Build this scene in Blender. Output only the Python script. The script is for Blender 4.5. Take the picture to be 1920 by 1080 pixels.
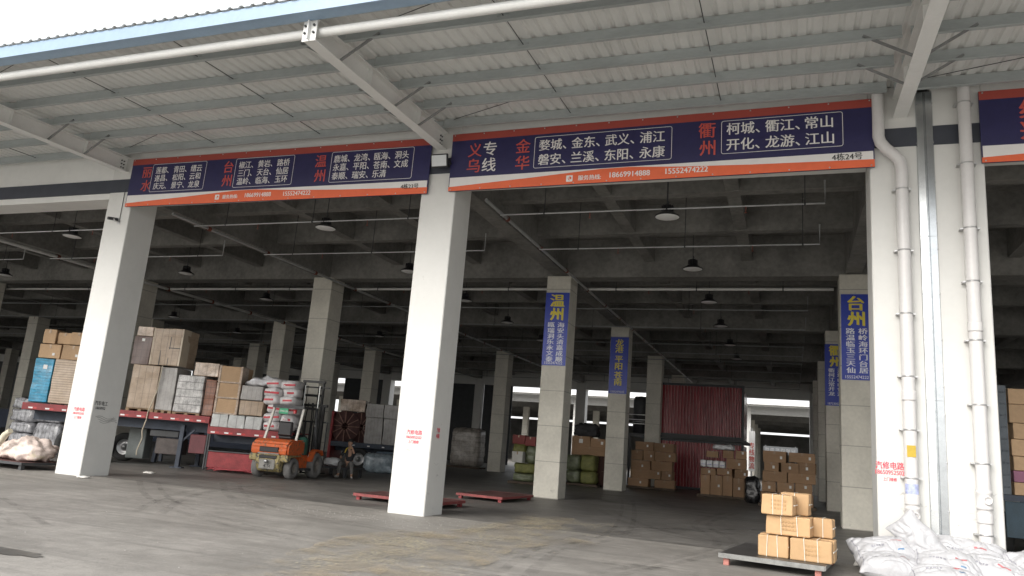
import bpy, bmesh, math, random
from mathutils import Vector, Matrix, noise
R = math.radians
for o in list(bpy.data.objects): bpy.data.objects.remove(o)
sc = bpy.context.scene
COL = sc.collection
rnd = random.Random(7)

# ------------------------------------------------------------------ camera
cam = bpy.data.cameras.new('camera'); camo = bpy.data.objects.new('camera', cam); COL.objects.link(camo)
rt = Vector((0.937562, 0.339208, 0.076910)); upv = Vector((0.000025, -0.221186, 0.975232)); fw = Vector((-0.347818, 0.914338, 0.207384))
m = Matrix((rt, upv, -fw)).transposed().to_4x4(); m.translation = Vector((0, -15.3, 1.6))
camo.matrix_world = m
cam.sensor_width = 36; cam.lens = 1409.13 / 1920 * 36; cam.clip_start = 0.1; cam.clip_end = 3000
sc.camera = camo

# ------------------------------------------------------------------ light
SUN_EL, SUN_AZ = 31, 200          # azimuth clockwise from +y
w = bpy.data.worlds.new('World'); sc.world = w; w.use_nodes = True
nt = w.node_tree; nt.nodes.clear()
sky = nt.nodes.new('ShaderNodeTexSky'); sky.sky_type = 'NISHITA'; sky.sun_disc = False
sky.sun_elevation = R(SUN_EL); sky.sun_rotation = R(SUN_AZ); sky.air_density = 1.0; sky.dust_density = 4.0; sky.ozone_density = 1.0
hs = nt.nodes.new('ShaderNodeHueSaturation'); hs.inputs['Saturation'].default_value = 0.32; hs.inputs['Value'].default_value = 1.0
cloud = nt.nodes.new('ShaderNodeMixRGB'); cloud.inputs['Fac'].default_value = .6; cloud.inputs['Color2'].default_value = (5.6, 5.7, 5.75, 1)   # even white overcast over the sky
bg = nt.nodes.new('ShaderNodeBackground'); bg.inputs['Strength'].default_value = 0.13
wo = nt.nodes.new('ShaderNodeOutputWorld')
nt.links.new(sky.outputs[0], hs.inputs['Color']); nt.links.new(hs.outputs[0], cloud.inputs['Color1']); nt.links.new(cloud.outputs[0], bg.inputs['Color']); nt.links.new(bg.outputs[0], wo.inputs['Surface'])
sl = bpy.data.lights.new('sun', 'SUN'); sl.energy = .8; sl.angle = R(32); sl.color = (1, .965, .91)
so = bpy.data.objects.new('sun', sl); COL.objects.link(so)
az = R(SUN_AZ); sd = Vector((math.sin(az) * math.cos(R(SUN_EL)), math.cos(az) * math.cos(R(SUN_EL)), math.sin(R(SUN_EL))))
so.rotation_euler = sd.to_track_quat('Z', 'Y').to_euler(); so.location = sd * 60
sc.view_settings.view_transform = 'Standard'; sc.view_settings.look = 'None'; sc.view_settings.gamma = 1
sc.view_settings.exposure = 1.32
sc.cycles.diffuse_bounces = 6; sc.cycles.max_bounces = 10

# ------------------------------------------------------------------ materials
MATS = {}
def mat(name, col, rough=.6, var=.12, scale=3, bump=0., metal=0., objvar=0., fine=.5, stretch=None, lines=None, coat=0., spec=.5, specks=None, bumpscale=None):
    """procedural surface: two noises over a base colour, optional joints (lines), specks of a second colour, per-object variation"""
    if name in MATS: return MATS[name]
    M = bpy.data.materials.new(name); M.use_nodes = True; n = M.node_tree.nodes; L = M.node_tree.links
    b = n['Principled BSDF']; b.inputs['Roughness'].default_value = rough; b.inputs['Metallic'].default_value = metal
    b.inputs['Specular IOR Level'].default_value = spec
    if coat: b.inputs['Coat Weight'].default_value = coat; b.inputs['Coat Roughness'].default_value = .15
    tc = n.new('ShaderNodeTexCoord'); mp = n.new('ShaderNodeMapping')
    if stretch: mp.inputs['Scale'].default_value = stretch
    L.new(tc.outputs['Object'], mp.inputs['Vector'])
    n1 = n.new('ShaderNodeTexNoise'); n1.inputs['Scale'].default_value = scale; n1.inputs['Detail'].default_value = 6; n1.inputs['Roughness'].default_value = .62
    n2 = n.new('ShaderNodeTexNoise'); n2.inputs['Scale'].default_value = scale * 11; n2.inputs['Detail'].default_value = 3
    L.new(mp.outputs[0], n1.inputs['Vector']); L.new(mp.outputs[0], n2.inputs['Vector'])
    mx = n.new('ShaderNodeMath'); mx.operation = 'MULTIPLY_ADD'; mx.inputs[1].default_value = fine
    L.new(n2.outputs['Fac'], mx.inputs[0]); L.new(n1.outputs['Fac'], mx.inputs[2])
    mr = n.new('ShaderNodeMapRange'); mr.inputs['From Min'].default_value = .3 + fine * .5; mr.inputs['From Max'].default_value = .7 + fine * .5
    mr.inputs['To Min'].default_value = 1 - var; mr.inputs['To Max'].default_value = 1 + var
    mr.clamp = True
    L.new(mx.outputs[0], mr.inputs['Value'])
    sca = n.new('ShaderNodeVectorMath'); sca.operation = 'SCALE'; sca.inputs[0].default_value = col
    L.new(mr.outputs[0], sca.inputs['Scale'])
    out = sca.outputs[0]
    if objvar:
        oi = n.new('ShaderNodeObjectInfo'); mo = n.new('ShaderNodeMapRange'); mo.inputs['To Min'].default_value = 1 - objvar; mo.inputs['To Max'].default_value = 1 + objvar
        L.new(oi.outputs['Random'], mo.inputs['Value']); s2 = n.new('ShaderNodeVectorMath'); s2.operation = 'SCALE'
        L.new(out, s2.inputs[0]); L.new(mo.outputs[0], s2.inputs['Scale']); out = s2.outputs[0]
    if specks:                       # (colour, scale, threshold 0-1)
        ns = n.new('ShaderNodeTexNoise'); ns.inputs['Scale'].default_value = specks[1]; ns.inputs['Detail'].default_value = 5; ns.inputs['Roughness'].default_value = .7
        L.new(mp.outputs[0], ns.inputs['Vector'])
        ms = n.new('ShaderNodeMapRange'); ms.inputs['From Min'].default_value = specks[2]; ms.inputs['From Max'].default_value = specks[2] + .08
        L.new(ns.outputs['Fac'], ms.inputs['Value'])
        mc = n.new('ShaderNodeMixRGB'); mc.inputs['Color2'].default_value = (*specks[0], 1)
        L.new(ms.outputs[0], mc.inputs['Fac']); L.new(out, mc.inputs['Color1']); out = mc.outputs[0]
    if lines:                        # list of (axis, period, width, darkness)
        sx = n.new('ShaderNodeSeparateXYZ'); L.new(tc.outputs['Object'], sx.inputs[0])
        for ax, per, wd, dk in lines:
            d = n.new('ShaderNodeMath'); d.operation = 'DIVIDE'; d.inputs[1].default_value = per; L.new(sx.outputs[ax], d.inputs[0])
            f = n.new('ShaderNodeMath'); f.operation = 'FRACT'; L.new(d.outputs[0], f.inputs[0])
            lt = n.new('ShaderNodeMath'); lt.operation = 'LESS_THAN'; lt.inputs[1].default_value = wd / per; L.new(f.outputs[0], lt.inputs[0])
            k = n.new('ShaderNodeMath'); k.operation = 'MULTIPLY'; k.inputs[1].default_value = dk; L.new(lt.outputs[0], k.inputs[0])
            mc = n.new('ShaderNodeMixRGB'); mc.blend_type = 'MIX'; mc.inputs['Color2'].default_value = (col[0] * .25, col[1] * .25, col[2] * .25, 1)
            L.new(k.outputs[0], mc.inputs['Fac']); L.new(out, mc.inputs['Color1']); out = mc.outputs[0]
    L.new(out, b.inputs['Base Color'])
    if bump:
        nb = n.new('ShaderNodeTexNoise'); nb.inputs['Scale'].default_value = bumpscale or scale * 5; nb.inputs['Detail'].default_value = 4
        L.new(mp.outputs[0], nb.inputs['Vector'])
        bp = n.new('ShaderNodeBump'); bp.inputs['Strength'].default_value = bump; bp.inputs['Distance'].default_value = .03
        L.new(nb.outputs['Fac'], bp.inputs['Height']); L.new(bp.outputs[0], b.inputs['Normal'])
    MATS[name] = M
    return M

white_paint = mat('white wall paint', (.63, .625, .60), .6, .05, .8, .04, fine=.3, specks=((.50, .485, .45), 2.4, .66))
lintel_paint = mat('white beam paint', (.72, .715, .69), .6, .06, .5, .03, fine=.3)
band_paint = mat('dark blue grey band paint', (.045, .05, .065), .6, .1)
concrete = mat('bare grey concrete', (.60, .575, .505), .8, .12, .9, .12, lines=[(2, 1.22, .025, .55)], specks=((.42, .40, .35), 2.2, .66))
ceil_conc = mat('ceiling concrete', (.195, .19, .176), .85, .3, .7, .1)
steel_white = mat('white painted steel', (.74, .74, .72), .45, .04, 2)
brace_steel = mat('dark brace steel', (.22, .225, .225), .5, .15)
purlin_steel = mat('galvanised purlin', (.40, .43, .43), .45, .1, 2.5, metal=.15, stretch=(.3, 1, 1))
sheet_steel = mat('cream roof sheet', (.70, .70, .68), .5, .08, .7, stretch=(1, .3, 1))
gutter_steel = mat('blue grey gutter steel', (.25, .35, .47), .4, .08, 1)
galv = mat('shiny galvanised cover', (.58, .60, .61), .24, .08, 1.2, .05, metal=.92, bumpscale=1.5)
pvc = mat('white pvc pipe', (.63, .615, .605), .38, .04, 1.5)
clip_steel = mat('pipe clip steel', (.5, .5, .5), .35, .1, metal=.7)
dark_steel = mat('dark steel', (.045, .047, .05), .5, .2)
black_rub = mat('black rubber', (.03, .03, .03), .85, .25, 6, .2)
grey_rub = mat('grey worn rubber', (.17, .165, .16), .9, .2, 5, .25)
pipe_grey = mat('galvanised water pipe', (.48, .49, .49), .4, .1, metal=.4)
rust_red = mat('red oxide pipe', (.20, .06, .04), .6, .25)
lampwhite = mat('lamp diffuser', (.78, .78, .77), .4, .02)
black_plastic = mat('black plastic', (.02, .02, .022), .45, .1)
glass_dark = mat('lamp glass', (.55, .57, .58), .12, .05, coat=.6)
sign_navy = mat('sign navy print', (.024, .022, .085), .42, .12, .9, .3, bumpscale=1.3)
sign_red = mat('sign red print', (.36, .065, .048), .45, .05, 1)
sign_orange = mat('sign orange print', (.74, .135, .05), .45, .05, 1)
sign_white = mat('sign white print', (.74, .72, .70), .45, .03, 1)
sign_text_red = mat('sign red lettering', (.52, .085, .065), .5, .05)
sign_black = mat('sign black lettering', (.02, .02, .02), .5, .05)
poster_blue = mat('poster blue print', (.03, .058, .40), .35, .12, 1, .12, bumpscale=2)
poster_yellow = mat('poster yellow lettering', (.74, .62, .06), .45, .06)
poster_white = mat('poster white lettering', (.74, .76, .82), .45, .04)
stencil_red = mat('red stencil paint', (.72, .06, .10), .6, .2, 20)
stencil_black = mat('black stencil paint', (.06, .06, .06), .6, .3, 20)
carton = mat('brown carton', (.33, .205, .118), .8, .1, 1.5, .05, objvar=.18, stretch=(1, 1, 3))
carton_light = mat('light tan carton', (.47, .30, .155), .75, .08, 1.6, .05, objvar=.08)
carton_tan = mat('tan carton', (.46, .31, .185), .8, .1, 1.4, .05, objvar=.1)
tape = mat('carton tape', (.34, .23, .14), .3, .1, 4, coat=.3)
strap_white = mat('white strapping', (.74, .70, .62), .4, .05)
sticker = mat('white paper sticker', (.74, .74, .72), .6, .04)
red_paint = mat('red trailer paint', (.25, .028, .032), .55, .28, 3, .05, specks=((.12, .03, .03), 4, .62))
red_cont = mat('red container paint', (.34, .04, .05), .25, .25, 2, .03, stretch=(1.6, 1, .1), specks=((.44, .22, .22), 8, .58))  # pale streaks: scratched paint, with rib highlights also painted in
orange_paint = mat('worn orange paint', (.62, .125, .03), .55, .15, 4, .08, specks=((.16, .11, .06), 9, .545))
worn_yellow = mat('worn yellow paint', (.36, .29, .13), .7, .3, 6, .2, specks=((.10, .095, .085), 9, .50))
plate_green = mat('green plate', (.02, .34, .16), .4, .05)
skin = mat('skin', (.42, .25, .17), .6, .05)

# ------------------------------------------------------------------ mesh helpers
def cross_frame(d):
    d = d.normalized(); a = Vector((0, 0, 1)) if abs(d.z) < .95 else Vector((1, 0, 0))
    x = d.cross(a).normalized(); return x, d.cross(x).normalized()
class MB:
    def __init__(s): s.v = []; s.f = []; s.mi = []; s.sm = []; s.m = 0
    def add(s, vs, fs, smooth=False):
        k = len(s.v); s.v += [tuple(v) for v in vs]
        for f in fs: s.f.append(tuple(i + k for i in f)); s.mi.append(s.m); s.sm.append(smooth)
        return s
    def box(s, x0, x1, y0, y1, z0, z1, M=None):
        vs = [Vector((x, y, z)) for z in (z0, z1) for y in (y0, y1) for x in (x0, x1)]
        if M is not None: vs = [M @ v for v in vs]
        return s.add(vs, [(0, 2, 3, 1), (4, 5, 7, 6), (0, 1, 5, 4), (2, 6, 7, 3), (0, 4, 6, 2), (1, 3, 7, 5)])
    def rbox(s, x0, x1, y0, y1, z0, z1, r=.02, M=None, seg=1, smooth=False):
        bm = bmesh.new(); bmesh.ops.create_cube(bm, size=1)
        for v in bm.verts: v.co = Vector(((x0 + x1) / 2 + v.co.x * (x1 - x0), (y0 + y1) / 2 + v.co.y * (y1 - y0), (z0 + z1) / 2 + v.co.z * (z1 - z0)))
        bmesh.ops.bevel(bm, geom=list(bm.edges), offset=r, segments=seg, affect='EDGES', profile=.5)
        bm.verts.ensure_lookup_table()
        vs = [(M @ v.co if M is not None else v.co.copy()) for v in bm.verts]; fs = [tuple(v.index for v in f.verts) for f in bm.faces]
        bm.free(); return s.add(vs, fs, smooth)
    def dbox(s, x0, x1, y0, y1, z0, z1, r=.02, amp=.01, seed=0, cuts=5, freq=2.2):
        """rounded box with dents and bulges"""
        bm = bmesh.new(); bmesh.ops.create_cube(bm, size=1)
        for v in bm.verts: v.co = Vector(((x0 + x1) / 2 + v.co.x * (x1 - x0), (y0 + y1) / 2 + v.co.y * (y1 - y0), (z0 + z1) / 2 + v.co.z * (z1 - z0)))
        bmesh.ops.bevel(bm, geom=list(bm.edges), offset=r, segments=2, affect='EDGES', profile=.5)
        bmesh.ops.subdivide_edges(bm, edges=[e for e in bm.edges if e.calc_length() > r * 3], cuts=cuts, use_grid_fill=True)
        o_ = Vector((seed * 3.7, seed * 1.9, seed * .7)); bm.verts.ensure_lookup_table(); vs = []
        for v in bm.verts:
            p = v.co * freq + o_; q = v.co + Vector((noise.noise(p), noise.noise(p + Vector((9, 3, 1))), noise.noise(p + Vector((2, 8, 5))) * .5)) * amp
            if v.co.z < z0 + .001: q.z = v.co.z
            vs.append(q)
        fs = [tuple(v.index for v in f.verts) for f in bm.faces]; bm.free(); return s.add(vs, fs, False)
    def bar(s, a, b, wx, wy=None):
        a = Vector(a); b = Vector(b); wy = wy or wx; x, y = cross_frame(b - a)
        vs = [p + x * (i * wx / 2) + y * (j * wy / 2) for p in (a, b) for j in (-1, 1) for i in (-1, 1)]
        return s.add(vs, [(0, 2, 3, 1), (4, 5, 7, 6), (0, 1, 5, 4), (2, 6, 7, 3), (0, 4, 6, 2), (1, 3, 7, 5)])
    def tube(s, pts, r, n=10, cap=True):
        pts = [Vector(p) for p in pts]; k0 = len(s.v); N = len(pts)
        rs = r if isinstance(r, (list, tuple)) else [r] * N
        px = None
        vs = []
        for i, p in enumerate(pts):
            d = (pts[min(i + 1, N - 1)] - pts[max(i - 1, 0)])
            if px is None: x, y = cross_frame(d)
            else:
                dn = d.normalized(); x = (px - dn * px.dot(dn)).normalized(); y = dn.cross(x)
            px = x
            vs += [p + x * (rs[i] * math.cos(2 * math.pi * j / n)) + y * (rs[i] * math.sin(2 * math.pi * j / n)) for j in range(n)]
        fs = [(i * n + j, i * n + (j + 1) % n, (i + 1) * n + (j + 1) % n, (i + 1) * n + j) for i in range(N - 1) for j in range(n)]
        s.add(vs, fs, True)
        if cap: s.add(vs[:n], [tuple(range(n))[::-1]]); s.add(vs[-n:], [tuple(range(n))])
        return s
    def lathe(s, prof, n=24, M=None, smooth=True):
        vs = []
        for r, z in prof:
            for j in range(n):
                a = 2 * math.pi * j / n; v = Vector((r * math.cos(a), r * math.sin(a), z)); vs.append(M @ v if M is not None else v)
        fs = [(i * n + j, i * n + (j + 1) % n, (i + 1) * n + (j + 1) % n, (i + 1) * n + j) for i in range(len(prof) - 1) for j in range(n)]
        return s.add(vs, fs, smooth)
    def prism(s, pts, y0, y1, M=None):       # polygon in x,z extruded along y
        n = len(pts); vs = [Vector((x, y0, z)) for x, z in pts] + [Vector((x, y1, z)) for x, z in pts]
        if M is not None: vs = [M @ v for v in vs]
        return s.add(vs, [tuple(range(n)), tuple(range(2 * n - 1, n - 1, -1))] + [(i, i + n, (i + 1) % n + n, (i + 1) % n) for i in range(n)])
    def mesh(s, name, mats):
        me = bpy.data.meshes.new(name); me.from_pydata(s.v, [], s.f)
        for q in (mats if isinstance(mats, (list, tuple)) else [mats]): me.materials.append(q)
        me.polygons.foreach_set('material_index', s.mi); me.polygons.foreach_set('use_smooth', s.sm); me.update()
        return me
    def build(s, name, mats, parent=None, loc=(0, 0, 0), rz=0):
        o = bpy.data.objects.new(name, s.mesh(name, mats)); COL.objects.link(o)
        o.location = loc; o.rotation_euler = (0, 0, rz)
        if parent: o.parent = parent
        return o
def tag(o, label, cat, group=None, kind=None):
    if label: o['label'] = label
    if cat: o['category'] = cat
    if group: o['group'] = group
    if kind: o['kind'] = kind
    return o
def thing(name, label, cat, loc=(0, 0, 0), rz=0, group=None):
    o = bpy.data.objects.new(name, None); COL.objects.link(o); o.location = loc; o.rotation_euler = (0, 0, rz); o.empty_display_size = .2
    return tag(o, label, cat, group)
def obj(name, me, parent=None, loc=(0, 0, 0), rz=0):
    o = bpy.data.objects.new(name, me); COL.objects.link(o); o.location = loc; o.rotation_euler = (0, 0, rz)
    if parent: o.parent = parent
    return o
def structure(o): o['kind'] = 'structure'; return o

# lettering: the default font's CJK glyphs turned into one mesh per colour
def glyphs(mb, text, cx, cz, size, sx=1., bold=.02, align='CENTER', y=0., shear=0., M=None):
    c = bpy.data.curves.new('lettering', 'FONT'); c.body = text; c.size = 1; c.align_x = align; c.align_y = 'CENTER'; c.resolution_u = 3; c.shear = shear
    o = bpy.data.objects.new('lettering', c); COL.objects.link(o)
    dg = bpy.context.evaluated_depsgraph_get(); dg.update()
    me = bpy.data.meshes.new_from_object(o.evaluated_get(dg))
    zs = [v.co.y for v in me.vertices]; xs = [v.co.x for v in me.vertices]
    zc = (max(zs) + min(zs)) / 2; xc = (max(xs) + min(xs)) / 2 if align == 'CENTER' else min(xs)
    for k, (dx, dz) in enumerate(((0, 0), (-1, .3), (1, -.3))):        # three stacked prints a hair apart make the strokes bold
        vs = [Vector((cx + (v.co.x - xc + dx * bold) * size * sx, y - k * .0006, cz + (v.co.y - zc + dz * bold) * size)) for v in me.vertices]
        mb.add(vs, [tuple(p.vertices) for p in me.polygons])
    bpy.data.objects.remove(o); bpy.data.curves.remove(c); bpy.data.meshes.remove(me)

# ------------------------------------------------------------------ ground
def ground_material(name, base, dark, light, rough, inside):
    M = bpy.data.materials.new(name); M.use_nodes = True; n = M.node_tree.nodes; L = M.node_tree.links; b = n['Principled BSDF']
    tc = n.new('ShaderNodeTexCoord')
    def nz(scale, detail, st=(1, 1, 1), rot=0, rough_=.6):
        mp = n.new('ShaderNodeMapping'); mp.inputs['Scale'].default_value = st; mp.inputs['Rotation'].default_value = (0, 0, rot)
        L.new(tc.outputs['Object'], mp.inputs['Vector']); t = n.new('ShaderNodeTexNoise'); t.inputs['Scale'].default_value = scale; t.inputs['Detail'].default_value = detail
        t.inputs['Roughness'].default_value = rough_; L.new(mp.outputs[0], t.inputs['Vector']); return t.outputs['Fac']
    def mr(v, a, b_, c=0, d=1):
        q = n.new('ShaderNodeMapRange'); q.inputs[1].default_value = a; q.inputs[2].default_value = b_; q.inputs[3].default_value = c; q.inputs[4].default_value = d
        L.new(v, q.inputs[0]); return q.outputs[0]
    def mixc(f, c1, c2):
        q = n.new('ShaderNodeMixRGB')
        L.new(f, q.inputs['Fac'])
        for k, c in (('Color1', c1), ('Color2', c2)):
            if isinstance(c, tuple): q.inputs[k].default_value = (*c, 1)
            else: L.new(c, q.inputs[k])
        return q.outputs[0]
    c = mixc(mr(nz(.35, 9, rough_=.74), .40, .60), dark, base)
    c = mixc(mr(nz(.8, 7, (.22, 1.6, 1), R(12), .7), .5, .72, 0, .55), c, light)          # swept streaks
    c = mixc(mr(nz(1.6, 9, (.14, 1.8, 1), R(-24), .76), .52, .68, 0, .8 if inside else .55), c, tuple(x * .55 for x in dark))   # tyre smears
    c = mixc(mr(nz(1.4, 9, (.14, 1.9, 1), R(35), .76), .54, .70, 0, .7 if inside else .5), c, tuple(x * .6 for x in dark))
    c = mixc(mr(nz(.22, 5), .60, .70, 0, .55), c, tuple(x * .62 for x in dark))
    c = mixc(mr(nz(2.6, 11, (1, 1, 1), 0, .82), .46, .60, 0, .55), c, dark)          # mottled grime
    c = mixc(mr(nz(1.7, 10, (.6, 1.4, 1), R(8), .8), .56, .66, 0, .45), c, light)     # dusty worn patches
    c = mixc(mr(nz(5.5, 6, rough_=.6), .69, .73, 0, .6), c, tuple(x * .45 for x in dark))   # oil drips
    c = mixc(mr(nz(26, 4), .55, .8, 0, .35), c, light)
    c = mixc(mr(nz(60, 2), .3, .75, 0, .35), c, tuple(x * .7 for x in dark))
    mpx = n.new('ShaderNodeMapping'); mpx.inputs['Scale'].default_value = (.20, .24, .2); L.new(tc.outputs['Object'], mpx.inputs['Vector'])
    wn = n.new('ShaderNodeTexNoise'); wn.inputs['Scale'].default_value = 2.2; wn.inputs['Detail'].default_value = 5; L.new(tc.outputs['Object'], wn.inputs['Vector'])
    ad = n.new('ShaderNodeMixRGB'); ad.blend_type = 'ADD'; ad.inputs['Fac'].default_value = .13; L.new(mpx.outputs[0], ad.inputs['Color1']); L.new(wn.outputs['Color'], ad.inputs['Color2'])
    vo = n.new('ShaderNodeTexVoronoi'); vo.feature = 'DISTANCE_TO_EDGE'; vo.inputs['Scale'].default_value = 1.; L.new(ad.outputs[0], vo.inputs['Vector'])
    c = mixc(mr(vo.outputs['Distance'], .0, .004, .22, 0), c, tuple(x * .5 for x in dark))  # hairline cracks
    L.new(c, b.inputs['Base Color'])
    L.new(mr(nz(.7, 5), .3, .7, rough - .12, rough + .12), b.inputs['Roughness'])
    bp = n.new('ShaderNodeBump'); bp.inputs['Strength'].default_value = .25; bp.inputs['Distance'].default_value = .02; L.new(nz(18, 5), bp.inputs['Height']); L.new(bp.outputs[0], b.inputs['Normal'])
    return M
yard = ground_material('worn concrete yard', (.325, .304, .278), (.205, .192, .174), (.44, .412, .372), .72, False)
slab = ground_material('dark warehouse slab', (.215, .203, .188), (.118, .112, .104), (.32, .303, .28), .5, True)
structure(MB().add([(-900, -500, 0), (900, -500, 0), (900, 1200, 0), (-900, 1200, 0)], [(0, 1, 2, 3)]).build('ground', yard))
bounce_strip_m = ground_material('pale bounce strip concrete', (.50, .48, .44), (.40, .385, .355), (.58, .555, .51), .75, False)
structure(MB().add([(-300, -70, .004), (300, -70, .004), (300, -12.6, .004), (-300, -12.6, .004)], [(0, 1, 2, 3)]).build('bounce_strip', bounce_strip_m))  # unseen pale strip around the camera, added to bounce light onto the canopy underside
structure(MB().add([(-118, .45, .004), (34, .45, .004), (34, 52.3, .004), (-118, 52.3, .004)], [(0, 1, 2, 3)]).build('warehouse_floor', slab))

# ------------------------------------------------------------------ warehouse
wh = thing('warehouse', 'long white warehouse with a metal canopy, open bays and bare concrete inside', 'warehouse')
CX = [-7.893 - 10.1 * k for k in range(11, -1, -1)] + [1.88, 2.96, 13.0, 23.0, 33.0]
ROWS = [0, 10.19, 20.85, 31.2, 41.5, 51.8]
cols = {}
for r, y in enumerate(ROWS):
    for x in CX:
        mb = MB(); hw = .45 if abs(x - 1.88) > .01 and abs(x - 2.96) > .01 else .43
        out = r in (0, 5)
        mb.rbox(x - hw, x + hw, y, y + .93, -.05, 9.15 if out else 7.83, .018)
        c = mb.build('column', white_paint if out else concrete, wh); cols[(r, round(x, 2))] = c
        if r == 1 or r == 2:
            pass
# front and back beams between the columns
for y0, y1, zb in ((.03, .80, 7.70), (51.83, 52.6, 7.32)):
    mb = MB(); xs = sorted(CX)
    for a, b in zip(xs, xs[1:]):
        if b - a < 2: continue
        mb.box(a + .44, b - .44, y0, y1, zb, 9.16)
    mb.build('front_beam', lintel_paint, wh)
shut = mat('dark roller shutter', (.05, .055, .06), .6, .2, lines=[(2, .11, .02, .6)])
for a, b in ((-117, -89), (-86.9, -66.2), (-63.2, -56.9), (-53.7, -45.0), (-43.2, -38.7), (-36.3, -28.6), (-27.6, -24.7), (3.45, 33)):
    MB().box(a, b, 52.0, 52.06, 0, 7.4).build('roller_shutter', shut, wh)
mb = MB()
for a, b in ((-118, 2.285), (2.555, 33)): mb.box(a, b, -.012, .035, 7.88, 8.27)
mb.build('dark_band', band_paint, wh)
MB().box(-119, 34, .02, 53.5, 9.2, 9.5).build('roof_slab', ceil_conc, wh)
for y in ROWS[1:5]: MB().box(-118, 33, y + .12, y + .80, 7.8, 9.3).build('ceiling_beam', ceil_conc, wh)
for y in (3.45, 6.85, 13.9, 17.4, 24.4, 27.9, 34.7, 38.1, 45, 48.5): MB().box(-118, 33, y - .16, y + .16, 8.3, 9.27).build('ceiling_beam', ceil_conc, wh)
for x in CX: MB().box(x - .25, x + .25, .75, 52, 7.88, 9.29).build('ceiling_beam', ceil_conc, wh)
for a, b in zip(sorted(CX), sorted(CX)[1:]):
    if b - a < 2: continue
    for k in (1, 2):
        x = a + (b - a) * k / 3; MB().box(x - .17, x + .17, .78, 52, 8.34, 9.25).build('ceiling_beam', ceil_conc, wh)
# expansion joint cover: two folded galvanised lobes in three lengths
for z0, z1 in ((.02, 3.0), (3.004, 6.05), (6.054, 8.98)):
    pr = [(2.27, -.006), (2.285, -.03), (2.40, -.045), (2.418, -.02), (2.424, -.02), (2.442, -.045), (2.555, -.03), (2.57, -.006)]
    mb = MB(); vs = [(x, y, z) for z in (z0, z1) for x, y in pr]; n = len(pr)
    mb.add(vs, [(i, i + 1, i + 1 + n, i + n) for i in range(n - 1)])
    for q in range(4):
        for x in (2.283, 2.557):
            z = z0 + .25 + q * (z1 - z0 - .5) / 3; mb.lathe([(.014, 0), (.014, .02), (0, .02)], 8, Matrix.Translation((x, -.016, z)) @ Matrix.Rotation(R(90), 4, 'X'))
    mb.build('joint_cover', galv, wh)

# ---- canopy
def zb(y): return 8.915 + .0455 * y                       # underside of the purlins (y negative outwards)
RX = [x for x in CX if -60 < x < 30 and abs(x - 2.96) > .01]
PY = [-.30, -1.42, -2.50, -3.53, -4.58]
for x in RX:
    x = x + (.12 if abs(x - 1.88) < .01 else 0)
    mb = MB()
    yt, yw = -5.45, 0.0
    pts = [(yw, 8.50), (yw, zb(0)), (yt, zb(yt)), (yt, 8.28)]
    def extr(p, x0, x1):
        n = len(p); vs = [(x0, a, b) for a, b in p] + [(x1, a, b) for a, b in p]
        mb.add(vs, [tuple(range(n)), tuple(range(2 * n - 1, n - 1, -1))] + [(i, i + n, (i + 1) % n + n, (i + 1) % n) for i in range(n)])
    extr(pts, x - .006, x + .006)
    extr([(yw, 8.486), (yw, 8.50), (yt, 8.28), (yt, 8.266)], x - .125, x + .125)
    extr([(yw, zb(0) - .014), (yw, zb(0)), (yt, zb(yt)), (yt, zb(yt) - .014)], x - .125, x + .125)
    for ys in (-1.42, -3.53): extr([(ys - .005, 8.50 + ys * .0404), (ys + .005, 8.50 + ys * .0404), (ys + .005, zb(ys) - .014), (ys - .005, zb(ys) - .014)], x - .1, x + .1)
    rf = mb.build('rafter', steel_white, wh)
    mb = MB(); mb.box(x - .14, x + .14, yt - .022, yt, 8.25, 8.66)
    mb.box(x - .012, x + .012, yt - .09, yt - .022, 8.27, 8.62)
    mb.build('end_plate', steel_white, rf)
    mb = MB()
    for z in (8.40, 8.54):
        for dx in (-.09, .09): mb.lathe([(.022, 0), (.022, .03), (0, .03)], 8, Matrix.Translation((x + dx, yt - .022, z)) @ Matrix.Rotation(R(90), 4, 'X'))
    for dy in (-.12, -.2):
        for z in (8.58, 8.68, 8.78): mb.lathe([(.018, 0), (.018, .03), (0, .03)], 8, Matrix.Translation((x + .006, dy, z)) @ Matrix.Rotation(R(90), 4, 'Y'))
    mb.build('bolts', dark_steel, rf)
    for py in (PY[1], PY[2], PY[4]):
        for s_ in (-1, 1): MB().bar((x + s_ * .05, py, 8.50 + py * .0404 + .03), (x + s_ * .85, py - .02, zb(py) + .10), .038, .038).build('fly_brace', brace_steel, rf)
    for py in PY: MB().box(x - .12, x + .12, py - .004, py + .004, zb(py), zb(py) + .2).build('purlin_cleat', purlin_steel, rf)
bays = [(a, b) for a, b in zip([-68.5] + RX, RX + [33])]
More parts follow.
